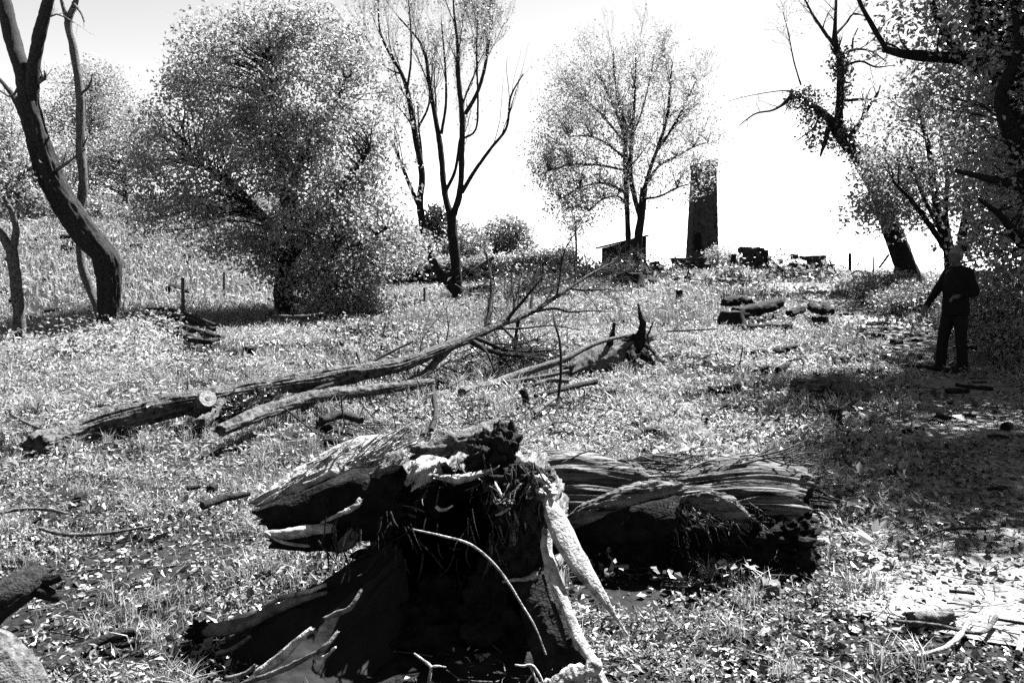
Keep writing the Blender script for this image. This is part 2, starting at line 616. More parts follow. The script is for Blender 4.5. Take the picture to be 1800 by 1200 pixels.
def tower():
    d = 75.0
    gx = P(1234, 445, d)[0]
    gz = float(height(gx, d)) - 0.3
    t = thing('chimney_tower', 'tall dark tapering stone chimney tower on the skyline', 'tower', (gx, d, gz))
    top = P(1235, 283, d)[2]
    wb, wt = 23.5 * d / F, 17.5 * d / F        # half widths
    zb = P(1234, 448, d)[2]
    rg = np.random.default_rng(3)
    # coursed shaft: each course a ring slightly proud or recessed
    zs = np.linspace(gz, top - 0.55, 46)
    V, q = [], []
    for i, z in enumerate(zs):
        k = (z - zb) / (top - zb)
        hw = wb + (wt - wb) * k + 0.018 * (i % 2) + rg.uniform(-0.01, 0.01)
        pts = []
        for (sx, sy) in ((-1, -1), (1, -1), (1, 1), (-1, 1)):
            for m in range(6):
                nx, ny = {(-1, -1): (1, 0), (1, -1): (0, 1), (1, 1): (-1, 0), (-1, 1): (0, -1)}[(sx, sy)]
                pts.append([gx + hw * (sx + nx * 2 * m / 6) + rg.uniform(-.012, .012), d + hw * (sy + ny * 2 * m / 6) + rg.uniform(-.012, .012), z])
        V.append(pts)
    V = np.array(V)
    MB().add(V.reshape(-1, 3), grid_faces(len(zs), 24)).build('shaft', M['stone'], t, smooth=False)
    # broken cornice of single blocks, missing on the left
    hw = wt + 0.12
    for (x0, x1, h) in ((-1, -0.35, 0.22), (-0.33, 0.2, 0.34), (0.22, 0.62, 0.62), (0.64, 1.0, 0.66)):
        b = MB()
        box(b, (gx + x0 * hw, d - hw, top - 0.55), (gx + x1 * hw, d + hw, top - 0.55 + h), 0.03, rg)
        b.build('cornice_block', M['stone'], t, smooth=False)
    # flue opening on the front face: dark arched panel paints its inner shade
    b = MB()
    ax = gx - 0.62
    yy = d - wb - 0.02
    prof = [(-0.3, 0), (0.3, 0), (0.3, 1.2), (0.22, 1.5), (0, 1.65), (-0.22, 1.5), (-0.3, 1.2)]
    vf = [[ax + a, yy, zb + 0.3 + c] for a, c in prof] + [[ax + a, yy - 0.04, zb + 0.3 + c] for a, c in prof]
    n = len(prof)
    b.add(vf, [[i, (i + 1) % n, n + (i + 1) % n, n + i] for i in range(n)], [[n, n + i, n + i + 1] for i in range(1, n - 1)])
    b.build('flue_shade', M['wood_rot'], t, smooth=False)


tower()


def shed():
    d = 48.0
    l, r_ = P(1062, 0, d)[0], P(1142, 0, d)[0]
    zl, zr = P(0, 436, d)[2], P(0, 416, d)[2]
    zb = float(height((l + r_) / 2, d)) - .1
    t = thing('lean_to_shed', 'dark boarded shed with sloping roof behind the round-crowned tree', 'shed', ((l + r_) / 2, d, zb))
    n = 11
    for i in range(n):
        a, c = l + (r_ - l) * i / n, l + (r_ - l) * (i + 0.995) / n
        za, zc = zl + (zr - zl) * i / n, zl + (zr - zl) * (i + 0.995) / n
        b = MB()
        y0, y1 = d - 0.03 * (i % 2), d + 0.05
        b.add([[a, y0, zb], [c, y0, zb], [c, y1, zb], [a, y1, zb], [a, y0, za], [c, y0, zc], [c, y1, zc], [a, y1, za]],
              [[0, 3, 2, 1], [4, 5, 6, 7], [0, 1, 5, 4], [1, 2, 6, 5], [2, 3, 7, 6], [3, 0, 4, 7]])
        b.build('board', M['bark_dark'], t, smooth=False)
    b = MB()
    b.add([[r_, d, zb], [r_, d + 2.2, zb], [r_, d + 2.2, zr], [r_, d, zr], [r_ - .08, d, zb], [r_ - .08, d + 2.2, zb], [r_ - .08, d + 2.2, zr], [r_ - .08, d, zr]],
          [[0, 1, 2, 3], [4, 7, 6, 5], [0, 4, 5, 1], [3, 2, 6, 7], [0, 3, 7, 4], [1, 5, 6, 2]])
    b.build('side_wall', M['wood_grey'], t, smooth=False)
    b = MB()
    e = 0.12
    b.add([[l - e, d - .15, zl - .02], [r_ + e, d - .15, zr + .02], [r_ + e, d + 2.4, zr + .02], [l - e, d + 2.4, zl - .02],
           [l - e, d - .15, zl + .09], [r_ + e, d - .15, zr + .12], [r_ + e, d + 2.4, zr + .12], [l - e, d + 2.4, zl + .09]],
          [[0, 3, 2, 1], [4, 5, 6, 7], [0, 1, 5, 4], [1, 2, 6, 5], [2, 3, 7, 6], [3, 0, 4, 7]])
    b.build('roof', M['bark_dark'], t, smooth=False)
    b = MB()
    dx = l + (r_ - l) * 0.78
    box(b, (dx - .3, d - .09, zb), (dx + .3, d - .045, zr - .55))
    b.build('door', M['wood_grey'], t, smooth=False)


shed()


def ruin(label, px0, px1, ptop, pbot, d, seed, drop=0.35):
    rg = np.random.default_rng(seed)
    x0, x1 = P(px0, 0, d)[0], P(px1, 0, d)[0]
    zt, zb = P(0, ptop, d)[2], float(height((x0 + x1) / 2, d)) - .15
    t = thing('ruined_wall', label, 'ruined wall', ((x0 + x1) / 2, d, zb), 'broken stone walls on the rise')
    b = MB(); box(b, (x0 + .2, d - .12, zb), (x1 - .2, d + .12, zb + (zt - zb) * .35), .04, rg); b.build('rubble_core', M['stone'], t, smooth=False)
    z, row = zb, 0
    while z < zt:
        h = rg.uniform(0.13, 0.22)
        x = x0 + rg.uniform(0, drop) * max(0, row - 1)
        xe = x1 - rg.uniform(0, drop) * max(0, row - 1)
        while x < xe:
            w = rg.uniform(0.22, 0.48)
            if z + h * .5 < zb + (zt - zb) * (.35 + .65 * (1 - abs(2 * (x + w / 2 - x0) / (x1 - x0) - 1) ** 3)) * (1.45 + .5 * float(noise3(x * 1.7, seed, 0, 31))):
                b = MB()
                yo = rg.uniform(-.05, .05)
                box(b, (x, d + yo - .25, z), (min(x + w, xe) - 0.015, d + yo + .25, z + h - .004), 0.045, rg)
                b.build('stone', M['stone'], t, smooth=False)
            x += w
        z += h
        row += 1
    pts = np.stack([rg.uniform(x0 - .4, x1 + .4, 60), rg.uniform(d - .6, d + .3, 60), zb + (zt - zb) * rg.uniform(.0, 1.0, 60) ** 1.5], 1)
    b = MB(); cluster_leaves(b, pts, 10, .14, .10, rg); b.build('ivy', M['leaf_dark'], t, smooth=False, kind='stuff')


ruin('low heap of dark coursed stones just left of the chimney tower', 1140, 1190, 445, 470, 33, 21)
ruin('stone footing right at the foot of the chimney tower', 1186, 1262, 456, 472, 33.6, 22, .2)
ruin('long broken stone wall right of the pale bush by the tower', 1294, 1380, 440, 468, 33, 23)
ruin('dark stone wall stub in the middle of the skyline ruins', 1372, 1426, 443, 464, 33.5, 24)
ruin('rightmost small heap of stones on the skyline', 1420, 1480, 450, 464, 33, 25)
ruin('square stone gate pillar stub beside the distant clipped tree', 896, 926, 464, 505, 34, 26, .08)


# fence posts and stakes
def post(label, px, ptop, pbot, w, d=None, lean=0.0, mat='wood_grey', name='fence_post', cat='fence post', group='fence posts'):
    g = G(px, pbot) if d is None else P(px, pbot, d)
    d = g[1]
    top = P(px + lean, ptop, d)
    r = w * d / F / 2
    b = MB()
    g0 = g.copy()
    g0[2] = min(g[2], float(height(g[0], g[1]))) - .2
    tube(b, [g0, (g0 * .5 + top * .5) + rng.normal(size=3) * r * .2, top], [r * 1.1, r, r * .9], seg=8, n=9, bark=.1, freq=2, seed=int(px))
    tag(b.build(name, M[mat]), label, cat, group)


post('pale wooden fence post standing in the shadow left of the big bush', 321, 488, 536, 7, 21)
post('thin fence post half hidden at the dark left edge of the big bush', 394, 478, 512, 5, 24)
post('short fence post just left of the twin stemmed tree', 746, 505, 533, 5, 25)
post('short fence post just right of the twin stemmed tree', 828, 505, 533, 5, 25)
post('thin stake on top of the gate pillar stub', 920, 446, 470, 3, 34)
post('thick dark gatepost with a leaning brace on the rise', 1344, 440, 490, 15, 29, mat='bark_dark')
post('dark stump of a post left of the braced gatepost', 1290, 447, 476, 11, 32, mat='bark_dark')
post('upright fence post alone on the skyline by the ivy tree', 1494, 445, 470, 6, 31, mat='bark_dark')
post('small thin stake nearest the ivy tree on the skyline', 1536, 452, 470, 3, 31, mat='bark_dark')
post('short stake at the right end of the stone heaps', 1420, 450, 474, 5, 31, mat='bark_dark')


def pole(name, label, cat, pts, mat='bark', seg=8, bark=.1, group=None, n=None, lump=.1, parent=None, rag=0.0, freq=2.5):
    p, r = px_path(pts)
    if group != 'x' and p[0, 1] < 14:
        p = off_ground(p, r, .05)
    b = MB()
    L = np.linalg.norm(np.diff(p, axis=0), axis=1).sum()
    tube(b, p, r, seg=seg, n=n or int(np.clip(L / .05, 8, 90)), bark=bark, freq=freq, lump=lump, seed=int(pts[0][0] + pts[0][1]), end_rag=rag)
    o = b.build(name, M[mat], parent)
    if parent is None:
        tag(o, label, cat, group)
    return o


pole('gate_brace', 'dark pole leaning from the gatepost down to the right', 'pole', [(1346, 448, 29, 6), (1362, 464, 28.6, 6), (1384, 482, 28.2, 5)], 'bark_dark')
pole('rail', 'thin pole leaning up to the ivy tree from the left', 'pole', [(1546, 470, 27, 4), (1562, 448, 26.4, 4)], 'bark_dark')
pole('rail', 'slanting rail leaning right of the twin stemmed tree', 'pole', [(826, 478, 33, 5), (845, 466, 33, 6), (868, 452, 33, 7)], 'bark_pale')

# ------------------------------------------------------------------ trees
# 1 curved twin-forked tree on the left
t = thing('curved_tree', 'big bare tree with a swept curving trunk at the left', 'tree', G(190, 585))
D = 15.0
main = [(193, 596, D, 48), (190, 560, D, 46), (192, 510, D, 52), (186, 455, D, 56), (150, 410, D, 58), (112, 355, D, 56), (86, 305, D, 56), (66, 240, D, 48), (48, 170, D, 44)]
p, r = px_path(main)
r *= .74
p = root(p)
b = MB(); tube(b, p, r, seg=60, n=220, bark=.12, freq=10, lump=.12, lfreq=1.5, stretch=.05, seed=1); b.build('trunk', M['bark'], t)
fl = MB()
for k, (pts) in enumerate([
    [(52, 185, D, 30), (40, 130, D, 26), (22, 70, D + .2, 25), (8, 10, D + .3, 23), (-5, -60, D + .4, 18)],
    [(54, 185, D, 26), (60, 110, D - .1, 21), (72, 50, D - .2, 20), (88, -10, D - .3, 17), (110, -80, D - .4, 12)],
    [(66, 245, D, 26), (20, 165, D + .5, 8), (-20, 120, D + .9, 5)],
    [(78, 135, D, 10), (60, 150, D, 9), (52, 180, D, 8)],
]):
    p, r = px_path(pts)
    b = MB(); tube(b, p, r, seg=18, n=44, bark=.09, freq=4, lump=.1, seed=k + 3); b.build('limb', M['bark'], t)
rg = np.random.default_rng(31)
tw = []
for pts in ([(60, 150, D, 8), (80, 135, D - .2, 5), (78, 125, D - .3, 3)], [(88, 305, D, 8), (120, 285, D - .3, 5), (150, 262, D - .5, 3)], [(66, 290, D, 7), (30, 310, D - .3, 4), (5, 330, D - .5, 2)], [(40, 140, D, 6), (20, 170, D + .3, 4), (0, 160, D + .4, 3)], [(70, 40, D, 5), (100, 25, D, 3), (130, 40, D, 2)]):
    p, r = px_path(pts)
    tw.append((p, r, 1)); ramify(p, r, 2, 3, .5, .7, .05, tw, rg)
b = MB(); sweep_all(b, tw); b.build('twigs', M['bark_pale'], t, kind='stuff')

# slim stem beside it
t = thing('slim_tree', 'slim bare stem rising close beside the curved trunk', 'tree', G(180, 585))
pts = [(184, 596, 15.2, 17), (178, 560, 15.3, 18), (158, 505, 15.4, 16), (145, 470, 15.4, 15), (140, 420, 15.5, 14), (138, 380, 15.5, 15), (146, 330, 15.5, 16), (142, 260, 15.5, 15), (140, 160, 15.5, 14), (128, 80, 15.5, 13), (120, 40, 15.5, 12), (134, 0, 15.5, 9), (140, -60, 15.5, 7)]
p, r = px_path(pts)
p = root(p)
b = MB(); tube(b, p, r, seg=14, n=90, bark=.08, freq=3, lump=.1, seed=5); b.build('trunk', M['bark_pale'], t)
tw = []
for pts in ([(122, 50, 15.5, 9), (108, 0, 15.4, 6), (100, -40, 15.4, 4)], [(128, 5, 15.5, 5), (142, 22, 15.2, 4), (148, 38, 15.1, 3)], [(142, 165, 15.5, 5), (158, 150, 15.3, 4), (162, 130, 15.3, 2)], [(146, 258, 15.5, 4), (152, 245, 15.4, 3), (154, 240, 15.4, 2)]):
    p, r = px_path(pts); tw.append((p, r, 1)); ramify(p, r, 1, 2, .3, .6, .05, tw, rg)
b = MB(); sweep_all(b, tw); b.build('twigs', M['bark_pale'], t, kind='stuff')

# small forked tree at the left edge
D = 14.5
t = leafy_tree('forked_tree', 'small pale forked tree at the far left edge', 'tree', G(34, 575),
               [[(36, 585, D, 24), (32, 540, D, 19), (26, 480, D, 18), (20, 435, D, 20)], [(20, 440, D, 18), (8, 420, D, 14), (-12, 395, D, 11), (-25, 350, D, 8)], [(22, 440, D, 13), (28, 405, D - .1, 11), (20, 370, D - .2, 9), (5, 345, D - .3, 6)]],
               [(-20, 310, D, 60, 50, .7), (20, 345, D, 30, 30, .5)], 40, 40, .12, .08, 41, frac=.7, barkmat='bark_pale')

# 2 the big bush tree
D = 21.0
leafy_tree('hawthorn_tree', 'huge dense leafy hawthorn filling the left centre', 'tree', G(500, 545),
           [[(500, 560, D, 34), (498, 500, D, 34), (505, 440, D, 34), (510, 370, D, 32), (500, 280, D, 26), (480, 180, D, 18), (470, 90, D, 9)],
            [(506, 470, D - .1, 22), (540, 400, D - .3, 18), (600, 330, D - .6, 12), (650, 260, D - .8, 7)],
            [(504, 430, D, 22), (450, 370, D + .2, 18), (390, 310, D + .4, 12), (320, 280, D + .6, 7)],
            [(512, 500, D - .2, 14), (560, 470, D - .6, 10), (610, 440, D - .9, 8), (680, 400, D - 1.2, 5)],
            [(497, 520, D, 14), (560, 530, D - .5, 9), (580, 470, D - .8, 7), (600, 420, D - 1, 4)],
            [(500, 330, D, 20), (560, 230, D + .4, 14), (610, 140, D + .6, 8), (640, 80, D + .8, 4)]],
           [(470, 150, D, 150, 120, 2.0), (400, 250, D + .2, 140, 130, 2.2), (560, 200, D, 130, 150, 2.0), (330, 310, D + .4, 100, 80, 1.5), (500, 330, D, 170, 120, 2.3), (610, 330, D - .2, 110, 130, 1.9), (640, 430, D - .3, 90, 70, 1.5), (560, 430, D - .6, 120, 70, 1.5), (390, 90, D, 70, 70, 1.2), (520, 60, D, 110, 50, 1.3), (300, 380, D + .3, 60, 50, 1.0), (700, 440, D, 45, 40, .8), (600, 475, D - .8, 60, 36, .8), (560, 505, D - 1.0, 50, 28, .7), (680, 480, D - .5, 50, 32, .8), (440, 440, D - .4, 60, 40, 1.0), (640, 510, D - .9, 40, 22, .6)],
           950, 80, .21, .10, 51, frac=.6, leafmat='leaf_pale', barkmat='bark_dark', shell=.75)

# 3 twin-stemmed bare willow
D = 25.0
t = thing('twin_stem_tree', 'tall bare twin stemmed tree with upswept branches in the centre', 'tree', G(803, 533))
limbs = [
    [(806, 540, D, 26), (804, 500, D, 20), (800, 450, D, 19), (796, 410, D, 19), (793, 378, D, 19)],
    [(806, 520, D, 16), (790, 500, D - .1, 17), (766, 470, D - .2, 16), (750, 425, D - .3, 15), (738, 360, D - .4, 13), (742, 310, D - .4, 12), (730, 240, D - .4, 11), (718, 170, D - .4, 9), (706, 130, D - .3, 7), (685, 95, D - .3, 5), (668, 55, D - .2, 4), (665, 0, D - .1, 3)],
    [(738, 365, D - .4, 9), (722, 330, D - .6, 8), (704, 285, D - .8, 6), (690, 250, D - 1, 5)],
    [(793, 385, D, 14), (782, 340, D + .1, 12), (774, 260, D + .2, 11), (764, 200, D + .3, 9), (755, 150, D + .3, 8), (748, 100, D + .4, 6), (735, 70, D + .4, 4), (700, 30, D + .5, 3)],
    [(794, 384, D, 14), (808, 340, D - .2, 12), (812, 260, D - .3, 11), (812, 200, D - .4, 11), (806, 140, D - .4, 9), (804, 80, D - .4, 6), (798, 20, D - .4, 4), (795, -30, D - .4, 2)],
    [(812, 338, D - .2, 9), (835, 300, D - .5, 7), (862, 262, D - .7, 6), (890, 225, D - .9, 5), (898, 170, D - 1, 4), (920, 130, D - 1.1, 2)],
    [(784, 335, D + .1, 7), (800, 300, D + .3, 6), (808, 250, D + .4, 5), (812, 230, D + .4, 4)],
    [(818, 200, D - .3, 8), (838, 165, D - .1, 7), (852, 120, D, 6), (860, 70, D + .1, 4), (866, 30, D + .2, 2)],
    [(812, 245, D - .3, 5), (835, 230, D - .5, 4), (840, 190, D - .6, 4), (838, 100, D - .7, 3), (840, 20, D - .7, 2)],
    [(776, 235, D + .2, 6), (784, 180, D + .4, 5), (782, 110, D + .5, 4), (776, 40, D + .6, 3)],
    [(716, 155, D - .4, 5), (722, 110, D - .5, 4), (722, 50, D - .6, 3), (718, 0, D - .7, 2)],
    [(735, 225, D - .4, 5), (752, 190, D - .2, 4), (756, 160, D, 3)],
    [(706, 130, D - .3, 4), (690, 125, D, 3), (672, 112, D + .2, 2), (640, 60, D + .4, 2)],
]
allb, rg = [], np.random.default_rng(61)
for k, pts in enumerate(limbs):
    p, r = px_path(pts)
    r *= 0.92
    if k == 0:
        p = root(p)
    b = MB(); tube(b, p, r, seg=18 if k < 2 else 9, n=60, bark=.09, freq=4, lump=.08, seed=k + 70); b.build('trunk' if k == 0 else 'limb', M['bark'], t)
    if k > 0:
        ramify(p, r, 1 if k == 5 else 3, 8 if len(pts) > 4 else 5, 1.9, .42, .30, allb, rg, t0=.42, rk=.42, minr=.003, wob=.09)
tips = np.concatenate([x[0][2:] for x in allb if x[2] == 1])
b = MB(); sweep_all(b, allb); b.build('twigs', M['bark'], t, kind='stuff')
b = MB(); sel = tips[rg.uniform(size=len(tips)) < .28]; sel = sel[sel[:, 2] > 5.2]
cluster_leaves(b, sel, 3, .10, .075, rg); b.build('crown', M['leaf_pale'], t, smooth=False, kind='stuff')

# 4 round-crowned sycamore
D = 31.0
t = thing('round_crown_tree', 'round crowned tree with open spring leaves before the shed and tower', 'tree', G(1118, 505))
limbs = [
    [(1122, 505, D, 22), (1120, 460, D, 17), (1122, 420, D, 15), (1128, 370, D, 14), (1132, 330, D, 13)],
    [(1104, 470, D + .2, 11), (1104, 420, D + .2, 10), (1102, 360, D + .2, 9), (1100, 300, D + .2, 10), (1098, 250, D + .2, 9), (1090, 190, D + .2, 6), (1080, 130, D + .2, 4), (1078, 90, D + .2, 2)],
    [(1126, 385, D, 9), (1116, 350, D - .2, 9), (1108, 300, D - .3, 8), (1112, 230, D - .4, 6), (1116, 160, D - .5, 4), (1118, 90, D - .6, 2)],
    [(1132, 335, D, 8), (1142, 300, D - .2, 7), (1156, 260, D - .4, 6), (1172, 210, D - .6, 5), (1178, 150, D - .7, 4), (1182, 110, D - .7, 2)],
    [(1135, 325, D, 6), (1160, 290, D + .3, 5), (1190, 275, D + .6, 4), (1220, 258, D + .9, 3), (1245, 250, D + 1, 2)],
    [(1152, 270, D - .3, 5), (1185, 220, D - .3, 4), (1210, 170, D - .2, 3), (1225, 140, D, 2)],
    [(1100, 340, D + .2, 6), (1080, 328, D, 5), (1055, 322, D - .3, 4), (1020, 330, D - .6, 3), (985, 350, D - .8, 2)],
    [(1100, 280, D + .2, 5), (1070, 255, D + .4, 4), (1040, 240, D + .6, 3), (1000, 240, D + .8, 2)],
    [(1098, 240, D + .2, 6), (1080, 190, D + .1, 5), (1062, 150, D, 3), (1050, 110, D, 2)],
    [(1104, 360, D + .1, 4), (1085, 345, D - .4, 3), (1060, 350, D - .8, 3), (1035, 370, D - 1.2, 2)],
    [(1098, 250, D + .2, 5), (1060, 205, D + .3, 4), (1030, 175, D + .4, 3), (1005, 150, D + .4, 2)],
    [(1100, 300, D + .2, 5), (1050, 290, D + .2, 4), (1000, 290, D + .1, 3), (965, 300, D, 2)],
    [(1112, 240, D - .3, 4), (1130, 190, D - .1, 3), (1142, 140, D, 2), (1150, 95, D, 1.5)],
    [(1130, 350, D, 5), (1160, 345, D - .5, 4), (1190, 330, D - .9, 3), (1225, 320, D - 1.2, 2)],
]
allb, rg, anc71, ar71 = [], np.random.default_rng(71), [], []
for k, pts in enumerate(limbs):
    p, r = px_path(pts)
    if k == 0:
        p = root(p)
    b = MB(); tube(b, p, r, seg=12 if k < 2 else 7, n=40, bark=.09, freq=3, lump=.08, seed=k + 90); b.build('trunk' if k == 0 else 'limb', M['bark'], t)
    if k > 0:
        ramify(p, r, 3, 7, 2.0, .52, .2, allb, rg, t0=.25, rk=.42, minr=.0035, wob=.09)
        anc71.append(p)
        ar71.append(r)
b = MB(); sweep_all(b, allb); b.build('twigs', M['bark'], t, kind='stuff')
tips = np.concatenate([x[0][2:] for x in allb if x[2] <= 2])
b = MB()
cen = P(1100, 250, D)[0]
lob = lobe_points([(1180, 350, D - .8, 45, 12, .8), (1230, 320, D - 1, 22, 26, .7), (985, 365, D - .3, 36, 22, .8), (1050, 385, D - .5, 40, 14, .8), (1020, 340, D, 50, 30, 1.0)], 170, rg)
dome = lobe_points([(1100, 220, D, 140, 140, 2.6), (1170, 220, D, 90, 110, 2.0), (1040, 260, D, 100, 120, 2.0), (1020, 170, D, 60, 60, 1.5), (985, 300, D, 40, 80, 1.2), (1230, 230, D, 35, 70, 1.2)], 1100, rg, .75)
b2 = MB(); connect(b2, np.concatenate(anc71), np.concatenate(ar71), dome, rg, 1.0, rmax=.013, sag=.12); b2.build('branches', M['bark'], t, kind='stuff')
pl = sstep(cen + 2.2, cen - .6, dome[:, 0])
sel = dome[rg.uniform(size=len(dome)) < .35 + .65 * pl]
cluster_leaves(b, sel, 27, .32, .085, rg, flat=.3)
cluster_leaves(b, lob, 9, .2, .10, rg, flat=.3)
sel = tips[rg.uniform(size=len(tips)) < .25]
cluster_leaves(b, sel, 3, .15, .09, rg, flat=.3)
b.build('crown', M['leaf_thin'], t, smooth=False, kind='stuff')

# 5 small standard tree left of it
D = 33.0
leafy_tree('small_tree', 'little tree on a thin straight stem under the round crowned tree', 'tree', P(1012, 470, D),
           [[(1013, 476, D, 4.5), (1013, 440, D, 4), (1012, 405, D, 3.5), (1010, 380, D, 2)]], [(1012, 400, D, 26, 11, .6), (1006, 388, D, 30, 12, .6)], 40, 11, .15, .11, 81, frac=.4, trunk_seg=7, leafmat='leaf_thin', sink=.6)

# 6 distant trees in the centre
for (nm, lab, d, tr, lb, n, seed, lm) in [
    ('distant_tree', 'distant rounded tree with dark short trunk right of the twin stemmed tree', 60, [[(866, 480, 60, 12), (868, 455, 60, 11), (874, 430, 60, 8), (880, 400, 60, 4)], [(868, 450, 60, 7), (850, 430, 60, 5), (840, 415, 60, 3)]], [(885, 410, 60, 36, 26, 1.6), (870, 425, 60, 30, 18, 1.3), (915, 430, 60, 26, 34, 1.4), (900, 400, 60, 22, 18, 1.0)], 330, 82, 'leaf'),
    ('distant_tree', 'dark distant tree seen in the fork of the twin stemmed tree', 52, [[(770, 480, 52, 7), (769, 430, 52, 6), (768, 390, 52, 4)]], [(770, 395, 52, 24, 30, 1.2), (762, 410, 52, 18, 18, 1)], 190, 83, 'leaf_dark'),
    ('distant_tree', 'grey distant tree directly right of the twin stemmed trunk', 50, [[(818, 480, 50, 6), (818, 450, 50, 5), (815, 420, 50, 3)]], [(818, 430, 50, 32, 36, 1.5), (800, 450, 50, 30, 26, 1.2), (838, 455, 50, 22, 22, 1.2)], 260, 84, 'leaf'),
    ('distant_tree', 'low distant tree between the big bush and the twin stemmed tree', 42, [[(716, 495, 42, 6), (716, 460, 42, 5), (714, 430, 42, 3)]], [(715, 440, 42, 36, 40, 1.4), (740, 460, 42, 26, 24, 1.1)], 240, 85, 'leaf')]:
    leafy_tree(nm, lab, 'tree', P(tr[0][0][0], tr[0][0][1], d), tr, lb, n, 20, .26, .2, seed, frac=.25, trunk_seg=8, leafmat=lm, group='trees beyond the field', sink=1.2)

# 7 bushes and trees behind the left hillside
D = 46.0
for (lab, d, tr, lb, n, seed) in [
    ('tall pale feathery tree behind the hillside at the left', 50, [[(150, 400, 50, 12), (152, 320, 50, 10), (158, 240, 50, 7), (160, 160, 50, 3)]], [(150, 190, 50, 70, 70, 2.5), (110, 230, 50, 60, 50, 2.2), (190, 180, 50, 50, 55, 2.0), (230, 230, 50, 60, 60, 2.2), (170, 140, 50, 40, 35, 1.5)], 520, 101),
    ('pale rounded tree between the curved trunk and the big bush', 46, [[(220, 400, 46, 10), (220, 330, 46, 8), (218, 270, 46, 5)]], [(180, 290, 46, 70, 50, 2.2), (240, 290, 46, 60, 55, 2.2), (130, 290, 46, 40, 45, 1.8), (260, 230, 46, 50, 45, 2)], 420, 102),
    ('shaded tree behind the curved trunk at the far left', 44, [[(20, 400, 44, 10), (18, 330, 44, 8), (16, 260, 44, 5)]], [(10, 240, 44, 50, 70, 2.2), (30, 290, 44, 60, 45, 2.2), (-40, 250, 44, 60, 90, 2.2), (70, 320, 44, 60, 30, 1.8)], 420, 103)]:
    leafy_tree('hillside_tree', lab, 'tree', P(tr[0][0][0], tr[0][0][1], d), tr, lb, n, 34, .32, .14, seed, frac=.3, trunk_seg=9, leafmat='leaf_pale', group='trees behind the hillside', sink=1.0)
for (lab, lb, n, seed) in [
    ('sunlit low bush on the hillside behind the curved trunk', [(50, 362, 40, 55, 26, 1.4), (95, 370, 40, 40, 22, 1.2)], 170, 104),
    ('sunlit low bush right of the slim stem on the hillside', [(160, 370, 40, 40, 24, 1.2), (190, 380, 40, 36, 18, 1.1)], 130, 105),
    ('dark bramble strip below the big bush on the hillside', [(230, 386, 39, 50, 20, 1), (290, 396, 38, 50, 22, 1)], 150, 106)]:
    base = P(lb[0][0], lb[0][1] + 22, lb[0][2])
    base[2] = float(height(base[0], base[1]))
    leafy_tree('bush', lab, 'bush', base, [[(lb[0][0], lb[0][1] + 26, lb[0][2], 5), (lb[0][0], lb[0][1], lb[0][2], 3)]], lb, n, 22, .2, .15, seed, frac=.4, trunk_seg=6, group='low bushes on the hillside', sink=.5)

# hedge bank across the back of the field
base = P(830, 512, 36)
base[2] = float(height(base[0], base[1]))
t = thing('hedge', 'low hedge with dark shaded foot across the back of the field', 'hedge', base)
rg = np.random.default_rng(110)
n = 1500
hx = np.where(rg.uniform(size=n) < 2, rg.uniform(P(650, 0, 36)[0], P(1010, 0, 36)[0], n), 0)
hz = rg.uniform(0, 1, n) ** .8 * 1.1
hy = 36 + rg.normal(size=n) * .35
pts = np.stack([hx, hy, height(hx, hy) + hz], 1)
b = MB(); cluster_leaves(b, pts[hz < .8], 26, .12, .13, rg); b.build('foliage', M['leaf_dark'], t, smooth=False, kind='stuff')  # darker leaves put the shade of the hedge foot into colour
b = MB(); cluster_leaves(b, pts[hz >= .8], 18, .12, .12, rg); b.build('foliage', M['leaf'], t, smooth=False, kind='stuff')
b = MB()
for x in np.linspace(P(650, 0, 36)[0], P(1010, 0, 36)[0], 60):
    z = float(height(x, 36))
    tube(b, [[x, 36, z - .1], [x + rg.uniform(-.1, .1), 36 + rg.uniform(-.1, .1), z + .3], [x + rg.uniform(-.2, .2), 36, z + .7]], [.03, .02, .01], seg=4, n=4)
b.build('stems', M['bark_dark'], t, kind='stuff')

